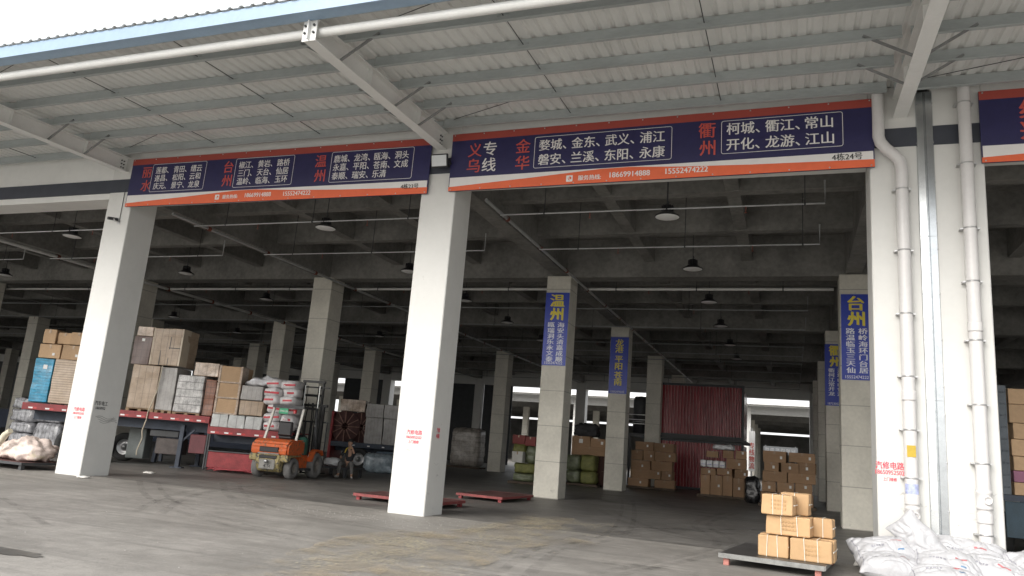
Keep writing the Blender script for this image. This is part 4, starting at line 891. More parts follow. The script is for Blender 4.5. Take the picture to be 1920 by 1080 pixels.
for sx_ in (-1, 1):
    a, b = (.50, .70) if sx_ > 0 else (-.70, -.50)
    slab_poly([(.25, .55), (.42, .86), (.62, .95), (1.05, .92), (1.15, .74), (1.10, .74), (1.02, .87), (.65, .88), (.48, .80), (.36, .55)], a, b, orange_paint, 'fender', fk, .012)
    mb = MB(); mb.box(a + (.02 if sx_ > 0 else 0), b - (0 if sx_ > 0 else .02), -.25, .28, .30, .34); mb.box(a, b, -.27, .30, .26, .298); mb.build('step', dark_steel, fk)
for x in (-.56, .56): wheel(fk, x, 0, 0, .1) if 0 else None
def fwheel(x, y, r, wd, mt):
    M = Matrix.Translation((x, y, r)) @ Matrix.Rotation(R(90), 4, 'Y')
    b = MB(); b.lathe([(r * .5, -wd / 2), (r * .90, -wd / 2), (r, -wd / 2 + .05), (r, wd / 2 - .05), (r * .90, wd / 2), (r * .5, wd / 2), (r * .5, -wd / 2)], 28, M); w_ = b.build('wheel', mt, fk)
    c = MB()
    for sgn in (-1, 1): c.lathe([(r * .51, sgn * wd * .32), (r * .45, sgn * wd * .3), (r * .40, sgn * wd * .12), (r * .18, sgn * wd * .12), (r * .16, sgn * wd * .3), (0, sgn * wd * .32)], 18, M)
    c.build('rim', mat('dirty rim', (.22, .20, .18), .6, .3), w_)
for x in (-.55, .55): fwheel(x, -.82, .33, .24, grey_rub); fwheel(x * 1.04, .72, .42, .28, grey_rub)
# overhead guard
post_w = mat('dirty white post', (.62, .60, .55), .6, .12)
for x in (-.55, .55):
    MB().bar((x, -.72, 1.18), (x * .95, -.38, 2.25), .07, .07).build('guard_post', post_w, fk)
    MB().bar((x, .78, .9), (x * .95, .55, 2.25), .07, .07).build('guard_post', dark_steel, fk)
mb = MB()
for x in (-.53, .53): mb.bar((x, -.42, 2.27), (x, .60, 2.27), .07)
for k in range(6): mb.bar((-.53, -.40 + .19 * k, 2.285), (.53, -.40 + .19 * k, 2.285), .035)
mb.bar((-.56, -.42, 2.26), (.56, -.42, 2.26), .09); mb.build('guard_roof', dark_steel, fk)
pl = MB().rbox(-.30, .02, -.49, -.475, 2.02, 2.20, .003).build('licence_plate', plate_green, fk)
mb = MB(); glyphs(mb, 'TMA 23', -.14, 2.11, .085, 1., .02); mb.v = [(a, -.4925 + b, c) for a, b, c in mb.v]; mb.build('plate_lettering', sign_white, pl)
mb = MB(); mb.lathe([(.055, 0), (.055, .1), (.04, .12), (0, .12)], 12, Matrix.Translation((.25, -.46, 2.05))); mb.build('tail_light', reflect_r, fk)
mb = MB(); mb.rbox(-.24, .24, -.45, .05, 1.22, 1.34, .04); mb.rbox(-.24, .24, -.52, -.40, 1.32, 1.78, .04); mb.build('seat', black_plastic, fk)
for k, (x, dz) in enumerate(((-.12, 0), (.10, .1), (.16, -.05))): MB().tube([(x, 1.02, .7), (x + .05, .96, 1.3 + dz), (x + .02, 1.05, 2.0), (x * .6, 1.10, 2.5)], .018, 6).build('hydraulic_hose', black_rub, fk)
mb = MB(); mb.bar((0, .42, .9), (0, .20, 1.55), .05)
Ms = Matrix.Translation((0, .19, 1.58)) @ Matrix.Rotation(R(35), 4, 'X')
mb.tube([Ms @ Vector((.17 * math.cos(a), .17 * math.sin(a), 0)) for a in [2 * math.pi * k / 20 for k in range(21)]], .014, 6); mb.bar(Ms @ Vector((-.16, 0, 0)), Ms @ Vector((.16, 0, 0)), .02); mb.build('steering_wheel', black_plastic, fk)
MB().rbox(-.45, .45, .35, .55, .74, 1.15, .03).build('dashboard', black_plastic, fk)
for k in range(3): MB().tube([(.12 + .07 * k, .40, 1.15), (.12 + .07 * k, .33, 1.38)], .01, 6).build('lever', black_plastic, fk)
mast_m = mat('greasy mast steel', (.03, .03, .03), .45, .3, 4, metal=.3); cyl_m = mat('chrome rod', (.6, .6, .58), .2, .05, metal=.8)
for sx_ in (-1, 1):
    mb = MB(); mb.box(sx_ * .46 - .04, sx_ * .46 + .04, 1.12, 1.25, .12, 2.45); mb.build('mast_rail', mast_m, fk)
    mb = MB(); mb.box(sx_ * .36 - .03, sx_ * .36 + .03, 1.14, 1.24, .6, 3.28); mb.build('inner_mast_rail', mast_m, fk)
    mb = MB(); mb.tube([(sx_ * .27, 1.10, .2), (sx_ * .27, 1.10, 1.7)], .045, 10); mb.build('lift_cylinder', mast_m, fk)
    mb = MB(); mb.tube([(sx_ * .27, 1.10, 1.7), (sx_ * .27, 1.10, 3.1)], .025, 8); mb.build('lift_rod', cyl_m, fk)
    mb = MB(); mb.bar((sx_ * .20, 1.14, .8), (sx_ * .20, 1.14, 3.1), .03, .012); mb.build('lift_chain', mast_m, fk)
    mb = MB(); mb.bar((sx_ * .18, 1.42, .12), (sx_ * .18, 2.45, .10), .12, .04); mb.bar((sx_ * .18, 1.40, .10), (sx_ * .18, 1.40, .75), .12, .05); mb.build('fork', mast_m, fk)
mb = MB(); mb.box(-.60, .60, 1.11, 1.26, 2.38, 2.46); mb.box(-.42, .42, 1.15, 1.23, 3.2, 3.28); mb.box(-.62, .62, 1.15, 1.20, 3.02, 3.07); mb.box(-.40, .40, 1.15, 1.23, 2.72, 2.80); mb.box(-.52, .52, 1.12, 1.25, .5, .6); mb.build('mast_crossbar', mast_m, fk)
mb = MB(); mb.box(-.62, .62, 1.30, 1.36, .35, .45); mb.box(-.62, .62, 1.30, 1.36, .72, .80)
for k in range(7): mb.bar((-.60 + .2 * k, 1.33, .80), (-.60 + .2 * k, 1.33, 1.85), .03)
mb.bar((-.62, 1.33, 1.86), (.62, 1.33, 1.86), .05); mb.build('load_backrest', dark_steel, fk)
mb = MB(); mb.lathe([(.16, 0), (.16, .5), (.1, .56), (0, .58)], 16, Matrix.Translation((.4, .1, .76))); mb.build('gas_tank', mat('dark green tank', (.03, .10, .07), .5, .15), fk)
mb = MB(); mb.box(.525, .53, .32, .50, .60, .76); mb.build('label_sticker', sticker, fk)

# ------------------------------------------------------------------ person sitting on the dolly
def skin_mesh(name, nodes, edges, mt, parent, levels=2, root=0):
    me = bpy.data.meshes.new(name); me.from_pydata([n[0] for n in nodes], edges, []); o = bpy.data.objects.new(name, me); COL.objects.link(o); o.parent = parent
    mod = o.modifiers.new('skin', 'SKIN'); mod.use_smooth_shade = True
    for i, nd in enumerate(nodes):
        r = nd[1]; me.skin_vertices[0].data[i].radius = r if isinstance(r, tuple) else (r, r)
    me.skin_vertices[0].data[root].use_root = True
    sb = o.modifiers.new('smooth', 'SUBSURF'); sb.levels = levels; sb.render_levels = levels
    me.materials.append(mt); dg = bpy.context.evaluated_depsgraph_get(); dg.update()
    m2 = bpy.data.meshes.new_from_object(o.evaluated_get(dg)); m2.name = name; o.modifiers.clear(); o.data = m2; bpy.data.meshes.remove(me)
    for p in m2.polygons: p.use_smooth = True
    return o
pe = thing('person', 'person in dark shirt and grey trousers sitting on a dolly beside a white sack', 'person', (-15.93, 10.35, 0), R(0))
# local: x right in photo, -y towards the yard
hip = (0, .12, .47); chest = (.02, .06, .95); neck = (.03, .03, 1.13); 
N = [(hip, (.15, .12)), ((.01, .10, .70), (.14, .11)), (chest, (.16, .11)), (neck, .055), ((.035, .0, 1.20), .06), ((.04, -.01, 1.30), (.085, .10)), ((.04, -.0, 1.39), (.08, .09)),
     ((-.17, .06, 1.02), .065), ((-.28, -.02, .80), .05), ((-.18, -.22, .72), .038), ((-.12, -.28, .74), .03),
     ((.21, .05, 1.02), .065), ((.34, -.10, .88), .05), ((.30, -.20, 1.08), .038), ((.25, -.20, 1.15), .03),
     ((-.10, .05, .46), .10), ((-.08, -.38, .56), .075), ((-.10, -.36, .12), .05), ((-.10, -.50, .05), (.045, .035)),
     ((.12, .05, .46), .10), ((.36, -.28, .58), .075), ((.44, -.30, .12), .05), ((.52, -.42, .05), (.045, .035))]
Ed = [(0, 1), (1, 2), (2, 3), (3, 4), (4, 5), (5, 6), (2, 7), (7, 8), (8, 9), (9, 10), (2, 11), (11, 12), (12, 13), (13, 14), (0, 15), (15, 16), (16, 17), (17, 18), (0, 19), (19, 20), (20, 21), (21, 22)]
def fingers(base, d, side, up_):
    b0 = len(N); bi = base[1]; p = Vector(base[0]); d = Vector(d).normalized(); s_ = Vector(side).normalized(); u = Vector(up_).normalized()
    N.append((tuple(p + d * .05), .026)); Ed.append((bi, b0)); pi = b0
    for k, ln in enumerate((.060, .072, .068, .052)):
        o_ = s_ * (.027 - .018 * k); a = len(N)
        N.append((tuple(p + d * .085 + o_), .0095)); N.append((tuple(p + d * (.085 + ln * .5) + o_ - u * .012), .009)); N.append((tuple(p + d * (.085 + ln * .85) + o_ - u * .035), .008)); Ed.extend([(pi, a), (a, a + 1), (a + 1, a + 2)])
    a = len(N); N.append((tuple(p + d * .03 + s_ * .045 - u * .01), .011)); N.append((tuple(p + d * .065 + s_ * .055 - u * .03), .009)); Ed.extend([(pi, a), (a, a + 1)])
fingers((N[10][0], 10), (.5, -.8, .1), (.8, .5, 0), (0, 0, 1)); fingers((N[14][0], 14), (-.5, .1, .8), (0, -1, .2), (.8, .1, .5))
body = skin_mesh('body', N, Ed, skin, pe, 2)
shirt_m = mat('dark shirt cloth', (.030, .030, .034), .85, .2, 8, .2); trouser_m = mat('grey trouser cloth', (.12, .115, .11), .85, .2, 8, .2)
skin_mesh('shirt', [((0, .12, .50), (.165, .135)), ((.01, .10, .70), (.16, .13)), (chest, (.18, .13)), ((.03, .04, 1.09), (.075, .075)), ((-.17, .06, 1.02), .085), ((-.28, -.02, .80), .066), ((.21, .05, 1.02), .085), ((.34, -.10, .88), .066), ((-.24, -.10, .765), .056), ((.325, -.14, .96), .056)], [(0, 1), (1, 2), (2, 3), (2, 4), (4, 5), (2, 6), (6, 7), (5, 8), (7, 9)], shirt_m, pe)
skin_mesh('trousers', [((0, .12, .47), (.165, .14)), ((-.10, .05, .47), .118), ((-.08, -.38, .56), .092), ((-.10, -.36, .14), .07), ((.12, .05, .47), .118), ((.36, -.28, .58), .092), ((.44, -.30, .14), .07), ((.0, .12, .58), (.15, .13))], [(0, 1), (1, 2), (2, 3), (0, 4), (4, 5), (5, 6), (0, 7)], trouser_m, pe)
for sx_, a, b in ((0, (-.10, -.34, .06), (-.11, -.56, .045)), (1, (.44, -.29, .06), (.55, -.46, .045))):
    skin_mesh('shoe', [(a, (.06, .055)), (tuple((Vector(a) + Vector(b)) / 2), (.055, .05)), (b, (.05, .035))], [(0, 1), (1, 2)], mat('pale shoe', (.30, .28, .26), .7, .15), pe)
hb = MB(); bm = bmesh.new(); bmesh.ops.create_uvsphere(bm, u_segments=18, v_segments=12, radius=1)
for v in bm.verts: v.co = Vector((.04 + v.co.x * .098, .018 + v.co.y * .108, 1.375 + v.co.z * .088))
for v in list(bm.verts):
    if v.co.z < 1.33 and v.co.y < .03: bm.verts.remove(v)
bm.verts.index_update(); bm.verts.ensure_lookup_table(); hb.add([v.co.copy() for v in bm.verts], [tuple(v.index for v in f.verts) for f in bm.faces], True); bm.free(); hb.build('hair', mat('black hair', (.012, .011, .01), .6, .2), pe)
eb = MB()
for x in (.008, .072): eb.lathe([(.012, 0), (.006, .006), (0, .008)], 8, Matrix.Translation((x, -.105, 1.315)) @ Matrix.Rotation(R(90), 4, 'X'))
eb.build('eyes', mat('dark eye', (.03, .02, .02), .3, 0), pe)
nb = MB(); nb.lathe([(.018, 0), (.012, .02), (0, .026)], 8, Matrix.Translation((.04, -.10, 1.285)) @ Matrix.Rotation(R(90), 4, 'X')); nb.build('nose', skin, pe)
nb = MB(); nb.rbox(.018, .062, -.108, -.095, 1.245, 1.256, .003); nb.build('mouth', mat('lips', (.30, .12, .10), .6, 0), pe)
for x in (-.045, .125): nb = MB(); nb.rbox(x - .01, x + .01, -.015, .025, 1.27, 1.325, .006); nb.build('ear', skin, pe)
tw = MB(); tw.tube([(-.10, -.09, .92), (-.07, -.04, 1.08), (.0, .05, 1.14), (.07, .05, 1.14), (.12, -.03, 1.10), (.20, -.12, 1.12), (.27, -.18, 1.14)], .022, 8)
tag(tw.build('towel', mat('yellow cloth', (.60, .45, .05), .8, .15), None, (-15.93, 10.35, 0)), 'yellow cloth hanging round the neck of the seated person', 'cloth')
o = crumple('sack', -16.85, -16.22, 10.02, 10.5, .385, .70, mat('white sack cloth', (.72, .72, .72), .6, .1, 5, .3), 'white sack lying on the dolly beside the seated person', 'sack', 77, .04, 3, 8, None, 3)
# ------------------------------------------------------------------ heap of film and packs at the left edge
heapm = mat('pale pink film', (.72, .60, .54), .45, .25, 3, 1.0, coat=.2, bumpscale=7, specks=((.62, .53, .40), 2.4, .58))
for k, (x0, x1, y0, y1, z0, z1, lb) in enumerate([(-22.3, -20.3, .0, 1.1, .2, .62, 'low left pale film heap on the dolly at the left picture edge'), (-20.7, -19.4, -.1, 1.0, .2, .80, 'taller pinkish film heap on the dolly beside the left column'), (-21.2, -19.8, .5, 1.3, .2, .72, 'pale film heap behind the two others on the left dolly')]):
    crumple('film_heap', x0, x1, y0, y1, z0, z1, heapm, lb, 'plastic film', 60 + k, .16, 1.6, 16, 'film heaps on the left dolly', 2.4)
mb = MB(); mb.tube([(0, 0, 0), (.22, -.05, .22), (.42, -.08, .46), (.62, -.1, .58)], [.05, .085, .09, .07], 9)
tag(mb.build('film_roll', mat('cream film roll', (.66, .60, .46), .5, .2, 5, .5), None, (-20.62, -.2, .42)), 'rolled up cream film lying slantwise on the pink heap', 'plastic film')
silver = mat('film wrapped silver packs', (.36, .36, .38), .22, .6, 4, .6, coat=.5, lines=[(0, .22, .05, .45)], bumpscale=6)
GS = 'film wrapped packs at the left edge'
for (x0, x1, z0, z1, lb) in [(-32.03, -31.0, 1.64, 2.1, 'top silver pack of the left pile'), (-31.99, -30.64, 1.08, 1.60, 'second silver pack from the top of the left pile'), (-31.94, -30.57, .62, 1.06, 'third silver pack from the top of the left pile'), (-31.91, -30.6, .12, .60, 'bottom silver pack of the left pile'), (-30.46, -29.0, 1.14, 1.55, 'upper silver pack of the right pile below the blue film stack'), (-30.44, -28.89, .12, 1.12, 'lower silver pack of the right pile below the blue film stack')]:
    crumple('wrapped_pack', x0, x1, 8.5, 9.6, z0, z1, silver, lb, 'pack', int(z0 * 100) + 5, .05, 3, 10, GS, 9)
wood_pallet(-32.1, -28.8, 8.4, 9.7, .12, 'long dark pallet under the silver packs at the left edge', wood_dark)
bx = thing('low_barrier', 'low dark blue barrier wall far back at the left picture edge', 'barrier', (-60, 30, 0)); MB().box(-12, 24, 0, .2, 0, 1.5).build('panel', mat('dark blue panel', (.035, .05, .09), .6, .15), bx); MB().box(-12, 24, -.04, .24, 1.5, 1.58).build('cap', dark_steel, bx)

# ------------------------------------------------------------------ white sacks at the right column
sackm = mat('white woven sack', (.47, .47, .485), .5, .1, 3, .25, bumpscale=7)
def sack(loc, rot, L_, W_, H_, label, seed, marks=True, basis=None):
    """filled woven sack: full pillow, sewn flat ends, sharp creases running in from the seams"""
    q = random.Random(seed); nu, nv = 72, 48; vs = []; fs = []
    def ridge(p): return 1 - abs(2 * noise.noise(p))
    for side in (1, -1):
        for i in range(nu + 1):
            for j in range(nv + 1):
                u = -1 + 2 * i / nu; v = -1 + 2 * j / nv
                a = max((1 - abs(u) ** 2.6) * (1 - abs(v) ** 2.4), 0) ** .5
                x = u * L_ / 2 * (1 - .06 * (1 - abs(v) ** 2)); y = v * W_ / 2 * (1 - .10 * math.sin(math.pi * min(1, abs(u) * 1.05)) ** 2 + .03 * abs(u) ** 6)
                sd_ = Vector((seed * 3.17, side * 4.1, seed * 1.3))
                warp = noise.noise(Vector((x * 3, y * 3, 0)) + sd_) * .25
                f1 = ridge(Vector((x * 3.2 + warp * 4, y * 7 + warp * 3, 0)) + sd_) ** 3 * .030          # long folds
                f2 = ridge(Vector((x * 9 + warp * 6, y * 5 - warp * 4, 4)) + sd_) ** 3 * .011
                f3 = math.sin(y * 48 + 5 * noise.noise(Vector((x * 4, y * 4, 1)) + sd_)) * .016 * abs(u) ** 4 * (1 - abs(u) ** 12)
                big = noise.noise(Vector((x * 1.8, y * 2.2, 8)) + sd_) * .07
                z = side * (a * H_ / 2 * (1 if side > 0 else .8) + (big - f1 - f2 + .02) * min(1, a * 2.2) + f3)
                vs.append((x + .03 * noise.noise(Vector((x * 4, y * 4, 2)) + Vector((seed, 0, 0))), y + .03 * noise.noise(Vector((x * 4, y * 4, 5)) + Vector((seed, 0, 0))), z + .05 * noise.noise(Vector((x * 2, y * 2, seed))) * abs(u) ** 3))
    n = (nu + 1) * (nv + 1)
    for s_ in (0, 1):
        for i in range(nu):
            for j in range(nv):
                a = s_ * n + i * (nv + 1) + j; f = (a, a + nv + 1, a + nv + 2, a + 1); fs.append(f if s_ == 0 else f[::-1])
    mb = MB(); mb.add(vs, fs, True); o = mb.build('white_sack', sackm, None, loc)
    if basis:
        U = Vector(basis[0]).normalized(); Nn = Vector(basis[1]); Nn = (Nn - U * Nn.dot(U)).normalized(); V_ = Nn.cross(U); o.rotation_euler = Matrix((U, V_, Nn)).transposed().to_euler()
    else: o.rotation_euler = tuple(R(a) for a in rot)
    tag(o, label, 'sack', 'white sacks heaped at the right column')
    def on(x, y):
        i = min(nu, max(0, round((x / (L_ / 2) + 1) / 2 * nu))); j = min(nv, max(0, round((y / (W_ / 2) + 1) / 2 * nv))); return Vector(vs[i * (nv + 1) + j])
    def printed(name, x, y, dx, dy, mt):
        b = MB(); k = max(2, int(dx / .015)); l = max(1, int(dy / .015)); g = [[on(x + dx * a / k, y + dy * c / l) + Vector((0, 0, .004)) for c in range(l + 1)] for a in range(k + 1)]
        b.add([p for r_ in g for p in r_], [(a * (l + 1) + c, (a + 1) * (l + 1) + c, (a + 1) * (l + 1) + c + 1, a * (l + 1) + c + 1) for a in range(k) for c in range(l)], True); b.build(name, mt, o)
    if marks:
        redp, bluep, greyp = mat('faded red print', (.45, .14, .15), .6, .4, 20), mat('faded blue print', (.12, .22, .36), .6, .4, 20), mat('faded grey print', (.28, .28, .31), .6, .4, 20)
        printed('print_band', L_ * .10, -.02, .18, .022, redp); printed('print_band', L_ * .16, -W_ * .30, .10, .035, bluep) if seed % 2 else None
        for k in range(5): printed('print_mark', -L_ * .26 + .05 * k, -.11, .035, .035, greyp)
    printed('seam', -L_ * .46, -W_ * .40, .012, W_ * .78, mat('sack seam thread', (.30, .30, .33), .7, .2))
    return o
sack((1.46, -.60, .36), (34, -6, 14), 1.02, .66, .44, 'white sack on the left of the heap with its mouth pointing left', 1)
sack((1.55, -.98, .16), (18, 3, 6), 1.10, .66, .42, 'white sack lying at the lower left of the heap', 2)
sack((2.06, -.52, .56), None, 1.05, .54, .36, 'white sack leaning upright against the downpipe', 3, False, ((-.66, .12, .72), (-.45, -.85, .25)))
sack((2.72, -.42, .44), (36, 6, -12), 1.10, .64, .44, 'white sack on the middle top of the heap before the joint cover', 4)
sack((2.36, -.88, .26), (32, 4, -8), 1.02, .64, .42, 'white sack with red print in the front middle of the heap', 5)
sack((3.00, -.78, .24), (34, 12, -26), 1.02, .62, .42, 'white sack with blue print right of the front middle one', 6)
sack((3.72, -.45, .36), (38, -8, 20), 1.0, .66, .46, 'white sack at the right picture edge', 7)
sack((3.65, -.95, .16), (16, 0, 12), 1.05, .64, .38, 'white sack lying at the lower right of the heap', 8)
sack((2.25, -1.20, .13), (14, -2, 4), 1.05, .64, .36, 'white sack lying at the lower middle of the heap', 9)
sack((1.95, -.38, .18), (10, 0, 4), 1.15, .64, .38, 'white sack buried under the leaning one', 10, False)
sack((3.0, -.30, .18), (10, 0, -4), 1.15, .64, .38, 'white sack buried at the back of the heap', 11, False)

# ------------------------------------------------------------------ loaded truck body in the right bay
tr = thing('flatbed_truck', 'dark truck bed with studded steel post seen at the right picture edge', 'truck', (4.72, 6, 0))
MB().box(0, 2.4, 0, 8, 1.28, 1.42).build('deck', chassis_m, tr)
mb = MB(); mb.box(0, .17, 0, .20, .05 + 1.38, 4.0); MB().box(0, .17, 7.8, 8, 1.43, 4.0).build('corner_post', chassis_m, tr)
for k in range(9):
    for x in (.045, .125): mb.lathe([(.022, 0), (.022, .02), (0, .02)], 8, Matrix.Translation((x, 0, 1.6 + .28 * k)) @ Matrix.Rotation(R(90), 4, 'X'))
mb.build('corner_post', mat('blue grey post', (.09, .105, .12), .6, .2), tr)
MB().rbox(.02, 2.38, -.03, .02, .45, 1.27, .01).build('tailboard', mat('dark blue tailboard', (.03, .055, .075), .6, .25), tr)
wheel(tr, .3, .0, .5, .3) if 0 else None
for x in (.2, 2.2):
    for y in (1.2, 2.4, 6.6):
        M = Matrix.Translation((x, y, .5)) @ Matrix.Rotation(R(90), 4, 'Y'); b = MB(); b.lathe([(.25, -.15), (.46, -.15), (.5, -.1), (.5, .1), (.46, .15), (.25, .15), (.25, -.15)], 24, M); w_ = b.build('wheel', black_rub, tr)
        MB().lathe([(.26, -.08), (.2, -.06), (0, -.06)], 16, M).build('rim', clip_steel, w_)
q = random.Random(11); zz = 1.43
for k, h in enumerate((.30, .27, .34, .40, .38, .45, .38)):
    for c in range(2):
        mt = mat('mauve carton', (.26, .11, .17), .7, .1, objvar=.1) if k == 1 else carton_tan
        carton_box(1.08, 1.0, h - .01, (5.50 + 1.1 * c + q.uniform(-.02, .04), 6.55, zz), R(q.uniform(-1.5, 1.5)), '%s carton, %s one in layer %s above the truck deck' % ('mauve' if k == 1 else 'tan', ('left', 'right')[c], ('one', 'two', 'three', 'four', 'five', 'six', 'seven')[k]), 'cartons on the truck at the right edge', mt)
    zz += h

# ------------------------------------------------------------------ across the back road: the opposite warehouse
op = thing('warehouse', 'pale warehouse across the road, seen through the back openings', 'warehouse', (0, 76, 0))
mb = MB(); mb.box(-78, 30, 0, .6, 7.5, 8.4); mb.build('front_beam', mat('grey white beam', (.50, .50, .49), .6, .06), op)
mb = MB(); mb.box(-78, 30, -3.2, .3, 8.55, 8.66); mb.build('canopy_sheet', mat('white roof sheet', (.74, .74, .73), .5, .04), op)
mb = MB(); mb.box(-78, 30, -3.3, -3.205, 8.38, 8.68); mb.build('gutter', steel_white, op)
for k in range(11):
    x = -77 + 10.1 * k + 1.6; MB().box(x - .4, x + .4, -.02, .8, 0, 8.3).build('column', white_paint, op)
    MB().box(x - .1, x + .1, -3.2, -.02, 8.25, 8.54).build('rafter', steel_white, op)
MB().box(-78, 30, .61, 40, 8.3, 8.8).build('roof_slab', ceil_conc, op)
for y in (10, 20, 30): MB().box(-78, 30, y, y + .6, 7.4, 8.29).build('ceiling_beam', ceil_conc, op)
for k in range(11):
    for y in (10, 20, 30):
        x = -77 + 10.1 * k + 1.6; MB().box(x - .4, x + .4, y + .0, y + .62, 0, 7.4).build('column', concrete, op)
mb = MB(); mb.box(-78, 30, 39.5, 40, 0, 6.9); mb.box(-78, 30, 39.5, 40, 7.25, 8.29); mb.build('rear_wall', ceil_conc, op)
rs = thing('sign_banner', 'small white column sign with red characters, far off beyond the back opening', 'banner sign', (-3.45, 60.5, 0))
MB().box(-.28, .28, 0, .1, 1.2, 4.9).build('panel', sign_white, rs)
mb = MB()
for i, t in enumerate('专线物流'): glyphs(mb, t, 0, 3.55 - i * .62, .60, .85, .03)
mb.v = [(a, b - .004, c) for a, b, c in mb.v]; mb.build('red_lettering', sign_text_red, rs)
MB().box(-.06, .06, .1, .2, 0, 5.2).build('post', clip_steel, rs)
gl = thing('sign_board', 'long grey lettered sign board far off beyond the back opening', 'sign board', (-.9, 60, 0))
MB().box(-1.5, 1.5, 0, .1, 2.9, 3.6).build('panel', mat('grey sign board', (.4, .41, .42), .5, .1), gl)
for x in (-1.3, 1.3): MB().box(x - .05, x + .05, .12, .22, 0, 3.7).build('post', clip_steel, gl)
mb = MB()
for k in range(6): mb.box(-1.35 + .46 * k, -1.0 + .46 * k, -.01, -.004, 3.05, 3.45)
mb.build('marks', mat('pale marks', (.6, .6, .6), .6, .4, 9), gl)

# trees far beyond on the left
leaf_m = mat('leaves', (.06, .10, .03), .7, .35, 2, objvar=.2); bark = mat('bark', (.09, .07, .05), .9, .3, 5, .3)
def tree(x, y, h, label, seed):
    q = random.Random(seed); t = thing('tree', label, 'tree', (x, y, 0), 0, 'trees far behind the building')
    mb = MB(); mb.tube([(0, 0, 0), (.1, 0, h * .3), (0, .1, h * .6)], [.2, .14, .08], 8)
    for k in range(6): a = k * 1.05; mb.tube([(.05, 0, h * (.3 + .04 * k)), (math.cos(a) * h * .2, math.sin(a) * h * .2, h * (.55 + .05 * k))], [.06, .02], 6)
    mb.build('trunk', bark, t); b = MB()
    for c in range(26):
        a = q.uniform(0, 6.28); rr = h * .28 * q.random() ** .5; cz = h * q.uniform(.42, .95); cc_ = Vector((rr * math.cos(a), rr * math.sin(a), cz)); s_ = h * q.uniform(.06, .12)
        for l in range(46):
            p = cc_ + Vector((q.gauss(0, s_), q.gauss(0, s_), q.gauss(0, s_ * .8))); d = Vector((q.gauss(0, 1), q.gauss(0, 1), q.gauss(0, 1))).normalized(); e = cross_frame(d)
            sz = q.uniform(.08, .17); b.add([p - e[0] * sz, p + e[1] * sz * .5, p + e[0] * sz, p - e[1] * sz * .5], [(0, 1, 2, 3)])
    b.build('crown', leaf_m, t)
for k, (x, y, h) in enumerate(((-100, 68, 5.5), (-106, 73, 6.5), (-93, 75, 5), (-115, 80, 7))):
    tree(x, y, h, 'green tree beyond the back left opening, %s' % ('the nearest one', 'right behind the nearest', 'rightmost one', 'leftmost and tallest one')[k], k)

# ------------------------------------------------------------------ litter and straw on the yard
q = random.Random(21); b = MB()
path = [(-5.35, -7.1), (-5.9, -5.2), (-5.85, -3.6), (-5.65, -1.6), (-5.5, .4), (-5.5, 3.0)]
for k in range(11000):
    s_ = q.random() ** .8 * (len(path) - 1); i = min(int(s_), len(path) - 2); f = s_ - i
    x = path[i][0] + (path[i + 1][0] - path[i][0]) * f + q.gauss(0, .32) + .55 * (q.random() ** 3) * 3; y = path[i][1] + (path[i + 1][1] - path[i][1]) * f + q.gauss(0, .3)
    if noise.noise(Vector((x * 1.6, y * 1.1, 3))) < -.18 + .3 * q.random(): continue
    a = q.uniform(-.5, .5) + R(20); l = q.uniform(.006, .026); w_ = q.uniform(.003, .008); z = .007 + q.random() * .006
    c_, s2 = math.cos(a), math.sin(a); b.add([(x - c_ * l - s2 * -w_, y - s2 * l - c_ * w_, z), (x + c_ * l + s2 * w_, y + s2 * l - c_ * w_, z + .003), (x + c_ * l - s2 * w_, y + s2 * l + c_ * w_, z + .004), (x - c_ * l - s2 * w_, y - s2 * l + c_ * w_, z)], [(0, 1, 2, 3)])
o = b.build('straw_scatter', mat('yellow straw', (.45, .40, .29), .8, .25, 3)); tag(o, 'yellowish straw dust scattered over the yard before the right bay', 'straw', None, 'stuff')
b = MB()
for k in range(700):
    x = q.uniform(-20, 4); y = q.uniform(-11, 9); 
    if q.random() < .5: x, y = q.gauss(-8.3, 1.3), q.gauss(-1.2, .6)
    r_ = q.uniform(.003, .011); vs = [(x + r_ * math.cos(j * 1.26) * q.uniform(.6, 1.3), y + r_ * math.sin(j * 1.26) * q.uniform(.6, 1.3), .004) for j in range(5)]; b.add(vs + [(x, y, .004 + r_ * .8)], [(j, (j + 1) % 5, 5) for j in range(5)])
o = b.build('gravel_crumbs', mat('pale crumbs', (.44, .42, .39), .9, .3, 9)); tag(o, 'small pale crumbs and chips scattered over the yard', 'gravel', None, 'stuff')
for k, (x, y, s_, lb) in enumerate(((-17.0, -.35, .16, 'white scrap of paper beside the left column foot'), (-18.2, 3.0, .18, 'white scrap of paper on the slab right of the left column'), (1.15, .2, .09, 'crumpled white paper scrap beside the right column foot'))):
    crumple('paper_scrap', x - s_, x + s_, y - s_ * .6, y + s_ * .6, .006, .03 + s_ * (.12 if k < 2 else .9), mat('white scrap', (.68, .66, .62), .7, .1, 8, .3), lb, 'paper scrap', 90 + k, .03, 6, 6)
# wet stain patches: a thin sheet of darker damp concrete with ragged outline
def damp(x, y, rx, ry, label, seed):
    q = random.Random(seed); n = 60; vs = []
    for j in range(n):
        a = 2 * math.pi * j / n; r_ = 1 + .45 * noise.noise(Vector((math.cos(a) * 1.6 + seed, math.sin(a) * 1.6, 0))) + .18 * noise.noise(Vector((math.cos(a) * 6 + seed, math.sin(a) * 6, 1)))
        vs.append((x + rx * r_ * math.cos(a), y + ry * r_ * math.sin(a), .008))
    b = MB(); b.add(vs + [(x, y, .008)], [(j, (j + 1) % n, n) for j in range(n)]); o = b.build('damp_patch', mat('damp concrete', (.10, .094, .086), .35, .2, 2)); o['kind'] = 'structure'; return o
damp(-8.6, -8.75, .85, .16, 'dark damp stain at the lower left', 3)

